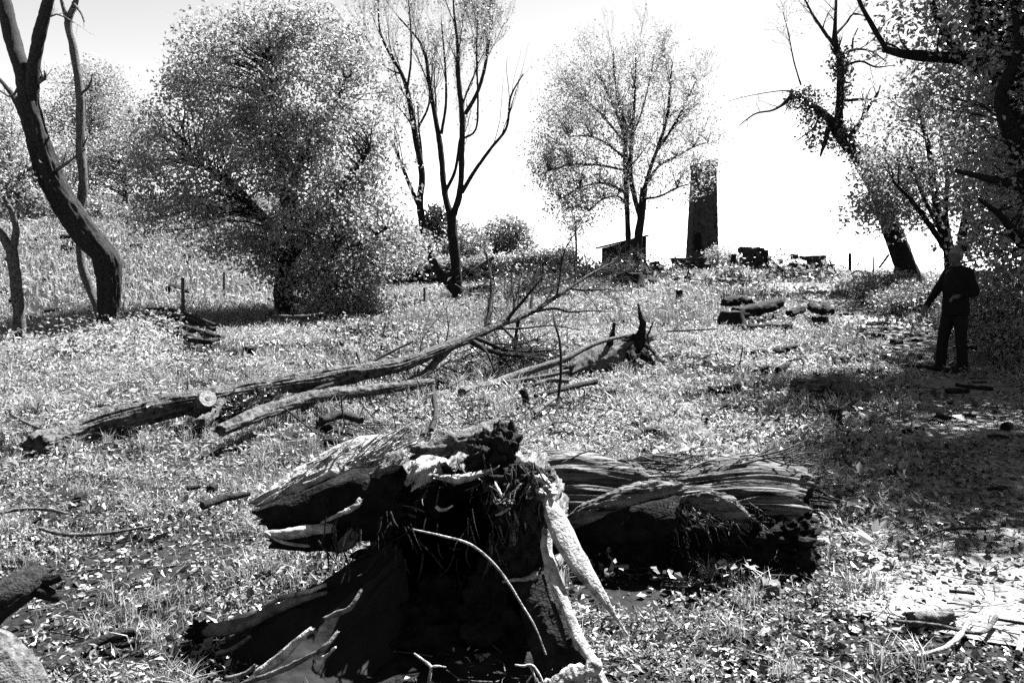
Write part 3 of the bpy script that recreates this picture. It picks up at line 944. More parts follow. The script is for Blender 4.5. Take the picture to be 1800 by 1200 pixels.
# 8 ivy-clad leaning tree on the right
D = 25.0
t = thing('ivy_tree', 'leaning half dead tree with ivy tufts right of the skyline', 'tree', G(1592, 490))
limbs = [
    [(1600, 500, D, 52), (1592, 470, D, 37), (1578, 430, D, 32), (1562, 385, D, 29), (1545, 340, D, 26), (1520, 295, D, 24), (1498, 262, D, 25), (1478, 235, D, 24), (1462, 212, D, 20)],
    [(1474, 232, D, 16), (1476, 190, D, 14), (1478, 140, D, 13), (1476, 100, D, 12), (1468, 75, D, 10), (1468, 40, D, 6), (1470, 0, D, 4)],
    [(1468, 82, D, 7), (1448, 55, D - .2, 6), (1430, 28, D - .3, 4), (1415, 0, D - .4, 3)],
    [(1464, 214, D, 16), (1440, 195, D - .2, 13), (1415, 178, D - .3, 11), (1395, 168, D - .4, 8), (1378, 182, D - .6, 6), (1358, 194, D - .8, 4), (1328, 200, D - 1, 3), (1300, 220, D - 1.2, 1.6)],
    [(1488, 240, D, 9), (1508, 222, D - .3, 8), (1526, 190, D - .6, 6), (1545, 160, D - .9, 4)],
    [(1482, 177, D, 5), (1510, 175, D - .3, 5), (1538, 172, D - .6, 4), (1548, 150, D - .7, 2)],
    [(1456, 225, D, 10), (1450, 250, D - .2, 8), (1442, 275, D - .3, 3)],
    [(1478, 105, D, 6), (1498, 88, D + .3, 5), (1530, 90, D + .6, 3), (1560, 110, D + .9, 2)],
    [(1478, 118, D, 5), (1512, 108, D - .4, 4), (1540, 118, D - .7, 3), (1570, 115, D - 1, 1.5)],
    [(1470, 60, D, 5), (1488, 40, D + .2, 4), (1500, 25, D + .3, 3), (1520, 28, D + .5, 2)],
    [(1498, 90, D + .3, 4), (1500, 68, D + .4, 3), (1508, 50, D + .5, 2)],
    [(1408, 150, D - .3, 3), (1396, 110, D - .4, 2.5), (1386, 60, D - .5, 2), (1376, 20, D - .6, 1.2)],
    [(1396, 160, D - .4, 3), (1370, 160, D - .6, 2), (1320, 168, D - .9, 1.5), (1280, 178, D - 1.2, 1)],
    [(1440, 205, D - .2, 4), (1430, 225, D - .4, 3), (1400, 248, D - .7, 1.5)],
]
allb, rg = [], np.random.default_rng(121)
for k, pts in enumerate(limbs):
    p, r = px_path(pts)
    if k == 0:
        p = root(p)
    b = MB(); tube(b, p, r, seg=26 if k == 0 else 9, n=70 if k == 0 else 34, bark=.12, freq=4, lump=.14, seed=k + 130); b.build('trunk' if k == 0 else 'limb', M['bark_dark'] if k < 2 else M['bark'], t)
    if k in (1, 2, 3, 4, 7, 8, 9, 11):
        ramify(p, r, 3, 5, .9, .7, .1, allb, rg, t0=.35, minr=.004)
b = MB(); sweep_all(b, allb); b.build('twigs', M['bark'], t, kind='stuff')
pts = lobe_points([(1422, 172, D - .3, 28, 20, .4), (1440, 205, D, 30, 22, .4), (1480, 110, D, 14, 24, .25), (1480, 150, D, 12, 40, .25), (1478, 240, D, 28, 26, .4), (1432, 240, D - .3, 14, 24, .25), (1515, 270, D, 24, 20, .35), (1400, 175, D - .4, 12, 12, .3)], 240, rg, .3)
b = MB(); cluster_leaves(b, pts, 18, .11, .10, rg); b.build('ivy', M['leaf_dark'], t, smooth=False, kind='stuff')
pts = lobe_points([(1560, 330, D - .8, 60, 55, .7), (1530, 375, D - .9, 50, 30, .6), (1590, 300, D - .7, 50, 50, .8), (1600, 380, D - .8, 40, 30, .7), (1545, 300, D - .9, 30, 30, .5)], 260, rg, .4)
b = MB(); cluster_leaves(b, pts, 26, .2, .115, rg); b.build('crown', M['leaf_thin'], t, smooth=False, kind='stuff')
p = lobe_points([(1385, 40, D - .5, 30, 40, .5), (1290, 185, D - 1.2, 30, 20, .4)], 26, rg)
b = MB(); cluster_leaves(b, p, 6, .12, .07, rg); b.build('crown', M['leaf_pale'], t, smooth=False, kind='stuff')

# 9 many-stemmed hawthorn behind the man
D = 22.5
leafy_tree('thicket_tree', 'many stemmed dark thicket tree directly behind the standing man', 'tree', G(1665, 545),
           [[(1668, 560, D, 24), (1672, 500, D, 22), (1668, 440, D, 18), (1650, 380, D, 14), (1640, 320, D, 11), (1630, 250, D, 8), (1610, 180, D, 4)],
            [(1672, 480, D, 18), (1690, 420, D - .2, 15), (1700, 350, D - .4, 12), (1690, 280, D - .5, 9), (1680, 210, D - .6, 5)],
            [(1664, 440, D, 11), (1630, 390, D - .3, 9), (1600, 350, D - .5, 7), (1570, 320, D - .7, 4)],
            [(1676, 460, D, 12), (1662, 380, D + .3, 9), (1665, 300, D + .4, 7), (1650, 220, D + .5, 4)],
            [(1684, 450, D, 12), (1730, 390, D + .2, 10), (1770, 330, D + .3, 8), (1800, 270, D + .4, 5)],
            [(1660, 420, D, 8), (1625, 350, D + .4, 6), (1600, 290, D + .5, 4)]],
           [(1610, 250, D, 90, 70, 1.5), (1680, 200, D, 90, 80, 1.6), (1640, 330, D, 70, 60, 1.3), (1730, 300, D, 80, 80, 1.5), (1590, 170, D, 60, 50, 1.2), (1780, 230, D + .3, 70, 100, 1.5), (1730, 400, D + .3, 60, 80, 1.3)],
           560, 26, .23, .115, 141, frac=.4, leafmat='leaf_pale', barkmat='bark_dark')

# 10 big near tree beyond the right edge, whose limbs and shade reach in
D = 12.5
leafy_tree('overhanging_tree', 'large dark tree on the right edge hanging over the path', 'tree', G(1880, 640),
           [[(1890, 660, D, 110), (1870, 560, D, 100), (1850, 440, D, 92), (1835, 330, D, 86), (1800, 220, D, 76), (1770, 120, D, 62), (1745, 20, D, 52), (1720, -90, D, 40), (1700, -250, D, 20)],
            [(1790, 180, D, 30), (1740, 130, D - .2, 24), (1690, 104, D - .4, 20), (1640, 100, D - .5, 18), (1590, 95, D - .6, 15), (1552, 86, D - .6, 11)],
            [(1556, 84, D - .6, 9), (1536, 50, D - .7, 8), (1515, 12, D - .8, 7), (1495, -40, D - .9, 4)],
            [(1740, 30, D, 30), (1722, 60, D - .6, 26), (1716, 20, D - .9, 24), (1718, -60, D - 1.2, 18), (1700, -150, D - 1.4, 10)],
            [(1700, 106, D - .4, 12), (1660, 60, D - .6, 11), (1640, 10, D - .8, 9), (1625, -50, D - 1, 5)],
            [(1830, 320, D, 40), (1790, 260, D - .8, 30), (1760, 170, D - 1.2, 22), (1790, 90, D - 1.5, 16), (1780, 0, D - 1.8, 10)],
            [(1840, 360, D, 30), (1800, 330, D - 1, 20), (1740, 315, D - 1.6, 12), (1680, 300, D - 2, 6)],
            [(1850, 450, D, 26), (1800, 430, D - .8, 18), (1760, 380, D - 1.4, 11), (1720, 350, D - 1.8, 5)]],
           [(1750, 60, D - .5, 90, 60, 1.6), (1640, 50, D - .6, 80, 40, 1.1), (1790, 160, D - .6, 70, 60, 1.4), (1700, 150, D - .6, 80, 40, 1.1), (1790, 320, D - 1, 60, 70, 1.4), (1770, 430, D - .4, 60, 60, 1.2), (1850, 200, D, 90, 200, 2.4), (1980, 250, D, 160, 260, 2.6), (1850, -120, D - .5, 220, 110, 2.4), (1840, 480, D, 60, 70, 1.4), (1660, -100, D, 150, 70, 1.6), (2000, 0, D + 1, 200, 200, 2.6)],
           1600, 28, .17, .095, 151, frac=.3, leafmat='leaf', barkmat='bark_dark', trunk_seg=30)
# further trees closing the right edge and shading the path
D = 17.5
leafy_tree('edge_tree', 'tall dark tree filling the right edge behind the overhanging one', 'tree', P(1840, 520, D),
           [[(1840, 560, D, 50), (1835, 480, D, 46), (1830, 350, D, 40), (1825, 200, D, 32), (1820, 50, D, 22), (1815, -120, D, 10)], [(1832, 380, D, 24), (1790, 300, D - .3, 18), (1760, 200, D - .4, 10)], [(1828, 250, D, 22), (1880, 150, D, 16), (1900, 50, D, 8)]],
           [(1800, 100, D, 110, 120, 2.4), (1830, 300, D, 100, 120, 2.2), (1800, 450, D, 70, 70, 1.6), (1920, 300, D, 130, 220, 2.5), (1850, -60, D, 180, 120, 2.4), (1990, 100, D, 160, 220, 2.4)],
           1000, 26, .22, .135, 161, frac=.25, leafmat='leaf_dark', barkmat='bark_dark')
D = 9.2
g = P(2100, 640, D)
g[2] = float(height(g[0], g[1]))
leafy_tree('side_tree', 'tree just beyond the right edge that shades the lower path', 'tree', g,
           [[(2110, 780, D, 90), (2105, 620, D, 80), (2100, 450, D, 74), (2090, 250, D, 60), (2070, 50, D, 44), (2050, -200, D, 26)], [(2090, 250, D, 36), (2000, 0, D - .2, 26), (1900, -200, D - .4, 12)], [(2080, 120, D, 30), (2200, -40, D, 20), (2280, -160, D, 10)]],
           [(2060, -220, D, 170, 130, 1.5), (1930, -260, D, 130, 110, 1.3), (2230, -120, D, 150, 180, 1.6), (2020, -420, D, 220, 130, 1.7), (2150, 60, D, 70, 110, 1.2)],
           850, 28, .19, .115, 171, frac=.25, leafmat='leaf', barkmat='bark_dark')

# ------------------------------------------------------------------ fallen tree in the middle
t = thing('fallen_tree', 'long felled tree lying across the clearing with a sawn stub', 'fallen tree', G(200, 770))
trunk = [(62, 782, 7.1, 56), (120, 765, 7.25, 62), (200, 738, 7.5, 64), (290, 715, 7.8, 60), (360, 702, 8.0, 58), (420, 690, 8.25, 52), (520, 672, 8.7, 48), (600, 660, 9.1, 46), (660, 650, 9.4, 40), (720, 636, 9.8, 34), (770, 616, 10.2, 28), (815, 598, 10.6, 24), (870, 574, 11.1, 18), (930, 550, 11.7, 14), (985, 517, 12.2, 9), (1030, 487, 12.6, 7), (1075, 462, 13.0, 4)]
p, r = px_path(trunk)
r *= .70
p = off_ground(p, r, .0)
b = MB(); tube(b, p, r, seg=90, n=420, bark=.15, freq=7, lump=.12, lfreq=1.3, stretch=.028, seed=201, end_rag=.07); b.build('trunk', M['furrow_d'], t)
# sawn stub with pale cut face
c0 = P(358, 708, 8.0)
c1 = P(364, 701, 7.78)
ax = unit(np.array([.55, -.70, .45]))
e = c1 + ax * .02
b = MB(); tube(b, [c1 - ax * .3, c1 - ax * .1, e], [.10, .088, .085], seg=24, n=12, bark=.1, freq=4, seed=4, cap=True); stub = b.build('stub', M['bark_pale'], t)
b = MB(); tube(b, [e - ax * .01, e + ax * .006], [.080, .077], seg=24, n=3, lump=.04, seed=6); b.build('cut_face', M['cut_wood'], stub, smooth=False)
b = MB(); tube(b, [e + ax * .002, e + ax * .009], [.026, .022], seg=14, n=3, lump=.2, seed=8); b.build('heartwood', M['wood_grey'], stub, smooth=False)
limbs = [
    [(800, 604, 10.45, 18), (770, 632, 10.2, 17), (748, 656, 10.0, 18), (715, 676, 9.8, 22)],
    [(388, 757, 7.75, 26), (430, 737, 7.95, 30), (500, 712, 8.4, 30), (570, 695, 8.9, 28), (650, 686, 9.4, 24), (720, 677, 9.85, 20), (760, 670, 10.1, 14)],
    [(352, 745, 7.75, 26), (372, 728, 7.85, 30), (388, 705, 8.05, 34)],
    [(536, 696, 8.6, 8), (560, 682, 8.7, 9), (585, 674, 8.9, 9)],
    [(826, 598, 10.7, 14), (850, 612, 10.6, 12), (885, 622, 10.7, 10), (925, 626, 10.9, 7), (960, 632, 11.1, 4)],
    [(880, 572, 11.1, 6), (900, 592, 11.0, 5), (925, 618, 11.0, 4)],
    [(836, 600, 10.7, 7), (856, 620, 10.5, 6), (868, 648, 10.4, 5), (875, 664, 10.4, 3)],
    [(872, 578, 11.1, 5), (920, 577, 11.2, 5), (970, 572, 11.3, 4), (1020, 580, 11.5, 2)],
    [(935, 548, 11.7, 8), (975, 542, 11.8, 6), (1000, 548, 11.9, 5), (1040, 546, 12.1, 3), (1070, 548, 12.3, 2)],
    [(738, 630, 9.9, 4), (742, 600, 10.0, 3), (760, 570, 10.2, 2), (775, 556, 10.3, 1.5)],
    [(780, 612, 10.3, 4), (788, 580, 10.4, 3), (785, 545, 10.5, 2)],
    [(645, 640, 9.5, 7), (680, 622, 9.7, 7), (726, 600, 9.9, 5)],
    [(760, 672, 10.0, 8), (764, 700, 9.8, 9), (766, 730, 9.5, 8), (758, 756, 9.1, 9)],
]
rg = np.random.default_rng(203)
tw = []
for k, pts in enumerate(limbs):
    p, r = px_path(pts)
    big = r.max() > .05
    r *= .78
    p = off_ground(p, r, .15 if k == 1 else .08)
    b = MB(); tube(b, p, r, seg=36 if big else 9, n=140 if big else 30, bark=.14, freq=6 if big else 2, lump=.14, stretch=.035, seed=210 + k, end_rag=.03 if big else 0); b.build('limb', M['furrow_d' if big else 'bark'], t)
    if k in (4, 5, 7, 8, 9, 10):
        ramify(p, r, 2, 4, .5, .7, .12, tw, rg, t0=.3, minr=.0025)
p, r = px_path(trunk[11:])
ramify(p, r, 3, 12, 1.25, .8, -.05, tw, rg, t0=.0, minr=.003)
b = MB(); sweep_all(b, tw); b.build('twigs', M['bark'], t, kind='stuff')
# ivy still clinging under the trunk
pts = lobe_points([(415, 715, 8.05, 34, 16, .12), (470, 702, 8.3, 30, 12, .12), (400, 735, 7.95, 20, 12, .1)], 80, rg, .2)
b = MB(); cluster_leaves(b, pts, 16, .04, .05, rg); b.build('ivy', M['leaf_dark'], t, smooth=False, kind='stuff')

# long grey branch and dead root piece right of it
pole('dead_branch', 'long pale branch lying on the ground toward the dead root piece', 'branch', [(812, 690, 9.9, 16), (870, 673, 10.1, 16), (930, 652, 10.3, 14), (985, 634, 10.5, 12), (1046, 604, 10.9, 9), (1100, 590, 11.2, 5)], 'bark_pale', seg=12)
pole('dead_branch', 'short pale branch beside the dead root piece, upper of two', 'branch', [(890, 672, 10.0, 8), (950, 663, 10.1, 9), (1000, 652, 10.2, 7)], 'bark_pale')
pole('dead_branch', 'short pale branch beside the dead root piece, lower of two', 'branch', [(940, 676, 9.7, 8), (970, 668, 9.8, 10), (1000, 670, 9.8, 8)], 'bark_pale')
pole('sapling', 'thin dark dead sapling standing upright in front of the branches', 'sapling', [(972, 748, 8.3, 5), (980, 710, 8.4, 5), (986, 650, 8.5, 5), (984, 600, 8.6, 5), (976, 570, 8.7, 4), (972, 550, 8.8, 2)], 'bark_dark')

dsr = []
t = thing('dead_stump', 'fallen pale stump with dark upturned horned roots', 'dead stump', G(1090, 660))
KD = 1.0
for _ in range(60):
    q = P(1060, 628, 10.3 * KD)
    if q[2] < float(height(q[0], q[1])) + .24:
        break
    KD *= 1.004


def deeper(pts):
    return [(a[0], a[1], a[2] * KD, a[3]) for a in pts]


p, r = px_path(deeper([(1005, 660, 10.0, 34), (1030, 645, 10.15, 46), (1065, 625, 10.35, 44), (1100, 608, 10.6, 40), (1130, 600, 10.8, 44)]))
b = MB(); tube(b, p, r, seg=44, n=90, bark=.16, freq=5, lump=.2, seed=231, end_rag=.08); b.build('trunk', M['bark_pale'], t)
for k, pts in enumerate([
    [(1108, 615, 10.5, 40), (1124, 596, 10.6, 30), (1130, 575, 10.6, 18), (1126, 555, 10.6, 9), (1122, 533, 10.6, 4)],
    [(1066, 618, 10.3, 20), (1074, 600, 10.3, 13), (1078, 580, 10.3, 7), (1080, 567, 10.3, 8)],
    [(1078, 605, 10.4, 10), (1100, 595, 10.5, 14), (1122, 590, 10.6, 14)],
    [(1130, 600, 10.7, 10), (1140, 585, 10.7, 5), (1148, 566, 10.7, 3)],
    [(1120, 612, 10.6, 34), (1134, 625, 10.5, 24), (1150, 640, 10.4, 8)],
    [(1104, 612, 10.5, 30), (1112, 632, 10.3, 24), (1108, 645, 10.2, 10)],
    [(1130, 605, 10.6, 14), (1146, 615, 10.5, 8), (1156, 632, 10.4, 3)],
    [(1020, 655, 10.0, 14), (1012, 668, 9.9, 12), (1006, 680, 9.8, 6)],
    [(1034, 650, 10.0, 6), (1060, 658, 9.95, 6), (1096, 664, 9.9, 6)]]):
    p, r = px_path(deeper(pts))
    r *= .72
    b = MB(); tube(b, p, r, seg=18, n=40, bark=.25, freq=3, lump=.45, lfreq=2.2, seed=240 + k); b.build('root', M['bark_dark'], t)
    ramify(p, r, 2, 6, .22, .9, -.05, dsr, rg, t0=.1, minr=.002, wob=.35, rk=.3)


b = MB(); sweep_all(b, dsr); b.build('rootlets', M['bark_dark'], t, kind='stuff')

# ------------------------------------------------------------------ lying logs, stumps and sticks on the ground
def ground_log(name, label, cat, pts, mat='bark', seg=24, bark=.2, group=None, lift=0.0, rag=.03, lump=.22, n=None, freq=3.5):
    """pts: (px, py, width_px) of the lower edge on the ground"""
    g = [G(a[0], a[1]) for a in pts]
    r = np.array([a[2] * q[1] / F / 2 for a, q in zip(pts, g)])
    p = np.array([q + np.array([0, 0, rr * .8 + lift + (.013 if name == 'branch' else .006) * q[1]]) for q, rr in zip(g, r)])
    b = MB()
    L = np.linalg.norm(np.diff(p, axis=0), axis=1).sum()
    tube(b, p, r, seg=seg, n=n or int(np.clip(L / max(.25 * r.mean(), .01), 10, 120)), bark=bark, freq=freq, lump=lump, seed=int(pts[0][0] * 3 + pts[0][1]), end_rag=rag)
    return tag(b.build(name, M[mat]), label, cat, group)


LP = 'logs in the small heap by the curved tree'
for i, (lab, pts, lift) in enumerate([
    ('lowest front log in the heap by the curved tree', [(232, 592, 11), (280, 596, 12), (330, 606, 11), (352, 614, 9)], 0.02),
    ('thick middle log of the heap by the curved tree', [(236, 584, 10), (290, 588, 11), (340, 598, 11), (384, 610, 9)],   .05),
    ('log at the back of the heap by the curved tree, pale on top', [(258, 574, 8), (310, 578, 9), (350, 588, 8), (378, 600, 7)], .09),
    ('thin curved pole on top of the heap by the curved tree', [(258, 566, 5), (300, 568, 6), (340, 580, 6), (380, 598, 5)], .15),
    ('short log end sticking out right of the heap by the curved tree', [(330, 612, 9), (365, 616, 9), (392, 608, 8)], .02)]):
    ground_log('log', lab, 'log', pts, 'bark', group=LP, lift=lift)


def stump(label, px, py, w, h, mat='bark_dark', lean=0.0, name='tree_stump', cut=False):
    g = G(px, py)
    d = g[1]
    r = w * d / F / 2
    H = h * d / F
    t = thing(name, label, 'stump', g)
    b = MB()
    base = g + np.array([0, 0, -.08])
    tube(b, [base, g + np.array([lean * .3, 0, H * .5]), g + np.array([lean, 0, H])], [r * 1.25, r, r * .92], seg=22, n=18, bark=.16, freq=4, lump=.2, seed=int(px + py), end_rag=.02)
    b.build('trunk', M[mat], t)
    for k in range(5):
        a = k * 1.257 + px
        dr = np.array([math.cos(a), math.sin(a), 0])
        b = MB()
        q0, q1, q2 = g + dr * r * .5 + [0, 0, H * .25], g + dr * r * 1.25 + [0, 0, H * .07], g + dr * r * 1.9 + [0, 0, -.03]
        tube(b, [q0, q1, q2], [r * .35, r * .25, r * .08], seg=8, n=8, bark=.1, freq=2, seed=k)
        b.build('root', M[mat], t)


stump('small black stump alone right of the log heap', 441, 627, 26, 16)
stump('rounded dark stump on the open slope below the round crowned tree', 1194, 530, 13, 20)
stump('broad dark root stump at the foot of the round crowned tree', 1102, 506, 52, 26)
stump('dark stub low on the rise, left of a pair', 1190, 500, 10, 12)
stump('dark stub low on the rise, right of a pair', 1210, 500, 14, 14)
stump('small jagged dark stump right of the thin sapling', 1074, 706, 18, 20)
stump('dark pointed broken stump beside the thin sapling foot', 926, 718, 14, 34, lean=-.05)
stump('broken stump end among the right side logs', 1286, 582, 42, 34)
stump('square dark stump beside the path', 1440, 582, 28, 26)
stump('short dark stump in the leaves before the right hand logs', 1466, 748, 24, 32)
stump('tiny dark stump on the left grass', 374, 876, 22, 22)

LG = 'short logs strewn by the path'
for lab, pts, mat, lift in [
    ('sawn log propped on a broken stump by the path', [(1292, 574, 20), (1330, 566, 20), (1368, 556, 20)], 'bark_dark', .06),
    ('chunk of log standing behind the propped log', [(1272, 552, 16), (1298, 548, 16)], 'bark_dark', .05),
    ('small dark chunk leaning beside the propped log', [(1306, 548, 12), (1318, 558, 16)], 'bark_dark', .1),
    ('thin pale-topped log lying below the propped log', [(1300, 590, 10), (1350, 589, 10), (1392, 588, 9)], 'bark_dark', 0),
    ('short log chunk just left of the square stump', [(1388, 568, 14), (1410, 558, 14)], 'bark_dark', 0),
    ('tilted chunk of log on top of the square stump', [(1424, 566, 14), (1446, 574, 14)], 'bark_dark', .12),
    ('small dark chunk right of the square stump', [(1450, 556, 14), (1462, 566, 12)], 'bark_dark', .03),
    ('broken dark branch lying mid slope', [(1320, 632, 9), (1360, 632, 12), (1402, 624, 12)], 'bark_dark', 0),
    ('fragment of log below the mid slope branch', [(1366, 662, 9), (1384, 654, 9)], 'bark_dark', 0),
    ('thick furrowed log at the edge of the shade', [(1396, 704, 26), (1440, 700, 28), (1482, 696, 24)], 'furrow_x', .04),
    ('dark log end lying right of the furrowed log', [(1468, 706, 20), (1522, 698, 18)], 'bark_pale', .02),
    ('small half buried log in the broad leaves', [(1246, 700, 14), (1300, 698, 16)], 'bark_dark', 0),
    ('rotten branch half sunk in the leaves below the small log', [(1236, 748, 12), (1262, 730, 12), (1276, 722, 8)], 'bark_dark', 0),
    ('short sawn log lying alone on the bottom right litter', [(1597, 1110, 26), (1635, 1108, 25), (1672, 1102, 22)], 'bark_pale', .005),
    ('small dark log piece in the bottom right corner litter', [(1606, 1176, 18), (1632, 1172, 15)], 'bark_dark', 0),
]:
    ground_log('log', lab, 'log', pts, mat, group=LG, lift=lift)

for nm, lab, pts, mat in [
    ('branch', 'dark curved branch on the grass behind the big stump', [(565, 764, 14), (600, 756, 17), (636, 764, 12)], 'bark'),
    ('branch', 'long curved stick lying in the left grass', [(66, 950, 6), (120, 962, 8), (190, 958, 7), (270, 944, 4)], 'bark_pale'),
    ('branch', 'thin bent stick at the left edge of the grass', [(-20, 928, 7), (30, 918, 7), (80, 916, 6), (122, 924, 5)], 'bark_pale'),
    ('branch', 'dark stick pointing at the left of the big stump', [(356, 914, 16), (392, 902, 14), (440, 890, 9)], 'bark'),
    ('branch', 'small dark stick left of centre on the grass', [(330, 882, 10), (352, 878, 8)], 'bark_dark'),
    ('branch', 'thin twig crossing the butt of the felled trunk', [(20, 750, 5), (60, 770, 6), (128, 792, 5)], 'bark_pale'),
    ('branch', 'fan of thin pale sticks lying behind the sapling foot', [(940, 718, 7), (990, 706, 9), (1048, 694, 10)], 'bark'),
    ('branch', 'pale stick propped toward the sapling foot', [(940, 748, 6), (966, 728, 7), (990, 712, 5)], 'bark_pale'),
    ('branch', 'thin horizontal twig right of the horned roots', [(1170, 604, 3), (1220, 602, 3), (1262, 598, 2)], 'bark'),
    ('branch', 'straight stick lying before the big bush', [(478, 578, 6), (530, 578, 6), (570, 572, 3)], 'bark_pale'),
    ('branch', 'curved bleached twig in the bottom right litter', [(1610, 1176, 7), (1660, 1160, 9), (1690, 1135, 10), (1700, 1120, 8)], 'wood_bleached'),
    ('branch', 'long thin twig crossing the bottom right litter', [(1570, 1112, 6), (1640, 1122, 7), (1720, 1136, 7), (1750, 1110, 9)], 'bark_pale'),
    ('branch', 'thin twig on the lit litter by the path shade', [(1600, 976, 4), (1660, 952, 5), (1735, 950, 4)], 'bark'),
    ('branch', 'straight thin stick at the right edge of the litter', [(1745, 1108, 5), (1800, 1118, 6)], 'bark_dark'),
    ('branch', 'short dark stick right of the lone sawn log', [(1668, 1062, 7), (1712, 1066, 6)], 'bark_dark'),
    ('branch', 'pale upright stub lying in the bottom right corner', [(1788, 1172, 10), (1796, 1140, 10)], 'wood_bleached'),
]:
    ground_log(nm, lab, 'branch', pts, mat, seg=10, group='sticks lying about', rag=0, bark=.08, freq=2)

# near branches in the lower left corner
t = thing('broken_limb', 'thick broken limb end poking in at the lower left edge', 'broken limb', G(20, 1085))
p, r = px_path([(-60, 1090, 3.35, 84), (-10, 1060, 3.4, 76), (30, 1036, 3.45, 62), (60, 1018, 3.5, 50), (84, 1010, 3.55, 26)])
b = MB(); tube(b, p, r, seg=40, n=60, bark=.10, freq=4, lump=.18, seed=301, end_rag=.03); b.build('trunk', M['bark'], t)
for pts in ([(60, 1015, 3.5, 30), (90, 1018, 3.5, 22), (110, 1012, 3.5, 12)], [(50, 1020, 3.5, 20), (56, 1000, 3.55, 14), (62, 990, 3.6, 8)], [(62, 1035, 3.48, 28), (90, 1045, 3.48, 22), (104, 1052, 3.5, 14)], [(86, 1000, 3.55, 14), (92, 985, 3.6, 6)]):
    p, r = px_path(pts)
    b = MB(); tube(b, p, r, seg=14, n=16, bark=.12, freq=3, lump=.25, seed=int(pts[0][0])); b.build('stub', M['bark_dark'], t)
t = thing('pale_log', 'pale smooth log end in the bottom left corner', 'log', G(10, 1190))
p, r = px_path([(-80, 1160, 3.0, 150), (-20, 1180, 3.0, 140), (30, 1215, 3.0, 110), (60, 1260, 3.0, 80)])
b = MB(); tube(b, p, r, seg=48, n=60, bark=.07, freq=4, lump=.15, seed=305); b.build('trunk', M['bark_pale'], t)
p, r = px_path([(20, 1120, 3.05, 12), (40, 1150, 3.1, 14), (56, 1185, 3.1, 18)])
b = MB(); tube(b, p, r, seg=12, n=16, bark=.1, freq=3, seed=3); b.build('stub', M['bark_dark'], t)
t = thing('hooked_branch', 'dark bent stick with a blunt thick end at the lower left', 'branch', G(180, 1160))
p, r = px_path([(70, 1185, 3.22, 34), (96, 1176, 3.25, 40), (120, 1168, 3.3, 30), (140, 1146, 3.36, 20), (180, 1124, 3.42, 18), (225, 1112, 3.48, 15), (258, 1110, 3.52, 12)])
b = MB(); tube(b, p, r, seg=26, n=70, bark=.10, freq=3, lump=.2, seed=307, end_rag=.02); b.build('trunk', M['bark'], t)
p, r = px_path([(236, 1111, 3.5, 10), (256, 1116, 3.48, 6), (262, 1122, 3.47, 3)])
b = MB(); tube(b, p, r, seg=8, n=8, seed=3); b.build('twig', M['bark'], t)

# brush heaps of bare twigs
def brush(label, px, py, w, h, n, seed, mat='bark', depth=.6, leaves=0):
    rg = np.random.default_rng(seed)
    g = G(px, py)
    k = g[1] / F
    t = thing('brush_heap', label, 'brush', g, 'heaps of cut brushwood')
    b = MB()
    pts_all = []
    for i in range(n):
        c = g + np.array([rg.normal() * w * k * .35, rg.normal() * depth * .5, rg.uniform(0, .6) * h * k])
        d = unit(rg.normal(size=3) * [1, .7, .55])
        L = rg.uniform(.3, 1) * w * k * .6
        pp = [c - d * L / 2, c + rg.normal(size=3) * L * .08, c + d * L / 2 + rg.normal(size=3) * L * .1]
        for q in pp:
            q[2] = max(q[2], float(height(q[0], q[1])) + .01)
        r0 = rg.uniform(.5, 1.6) * 1.0 * k
        tube(b, pp, [r0, r0 * .8, r0 * .3], seg=4, n=6, cap=False)
        pts_all += pp
    b.build('twigs', M[mat], t, kind='stuff')
    if leaves:
        b = MB()
        cluster_leaves(b, np.array(pts_all), leaves, .04 * g[1] / 8, .006 * g[1], rg)
        b.build('leaves', M['leaf'], t, smooth=False, kind='stuff')


brush('tangle of cut twigs in front of the big bush', 650, 600, 110, 40, 110, 311, leaves=3)
brush('leafy brushwood heap at the foot of the shed', 1060, 492, 120, 26, 120, 312, leaves=6, depth=1.2)
brush('leafy brushwood heap in front of the stone ruins', 1285, 505, 80, 40, 90, 313, leaves=6, depth=1)
brush('tangle of fallen twigs under the felled crown', 930, 640, 170, 34, 150, 314, leaves=1)
brush('thin twigs strewn along the felled limb', 700, 700, 240, 16, 90, 315)
brush('low heap of thin sticks by the sapling foot', 1000, 720, 120, 30, 70, 316)
brush('scattered sticks behind the big hollow stump', 760, 750, 260, 16, 90, 317)
brush('brushwood beyond the felled crown by the gate pillar', 960, 520, 150, 40, 110, 318, mat='bark_pale', leaves=2, depth=1.2)

brush('dark brushwood heap at the foot of the stone gate pillar', 905, 520, 70, 26, 60, 319, leaves=4, depth=.8)
brush('low dark brushwood along the rise right of the tower', 1400, 490, 120, 18, 80, 320, mat='bark_dark', leaves=2, depth=1)
brush('dark broken sticks lying on the slope left of the furrowed log', 1290, 655, 170, 14, 60, 331, mat='bark_dark', depth=.8)
brush('long bare sticks tangled below the felled crown', 830, 665, 260, 16, 80, 332, mat='bark', depth=.9)
# pale bare branches standing up in the middle distance
t = thing('bare_branch', 'forked bleached branch standing up near the gate pillar', 'branch', G(932, 530))
for pts in ([(926, 530, 22, 5), (930, 505, 22, 5), (945, 480, 22, 4), (952, 462, 22, 2)], [(936, 520, 22, 4), (930, 495, 22, 3), (918, 480, 22, 2)], [(890, 525, 22, 4), (900, 510, 22, 4), (898, 490, 22, 2)], [(880, 520, 22, 3), (862, 520, 22, 2)]):
    p, r = px_path(pts)
    b = MB(); tube(b, p, r, seg=8, n=16, lump=.2, seed=int(pts[0][0])); b.build('limb', M['wood_bleached'], t)

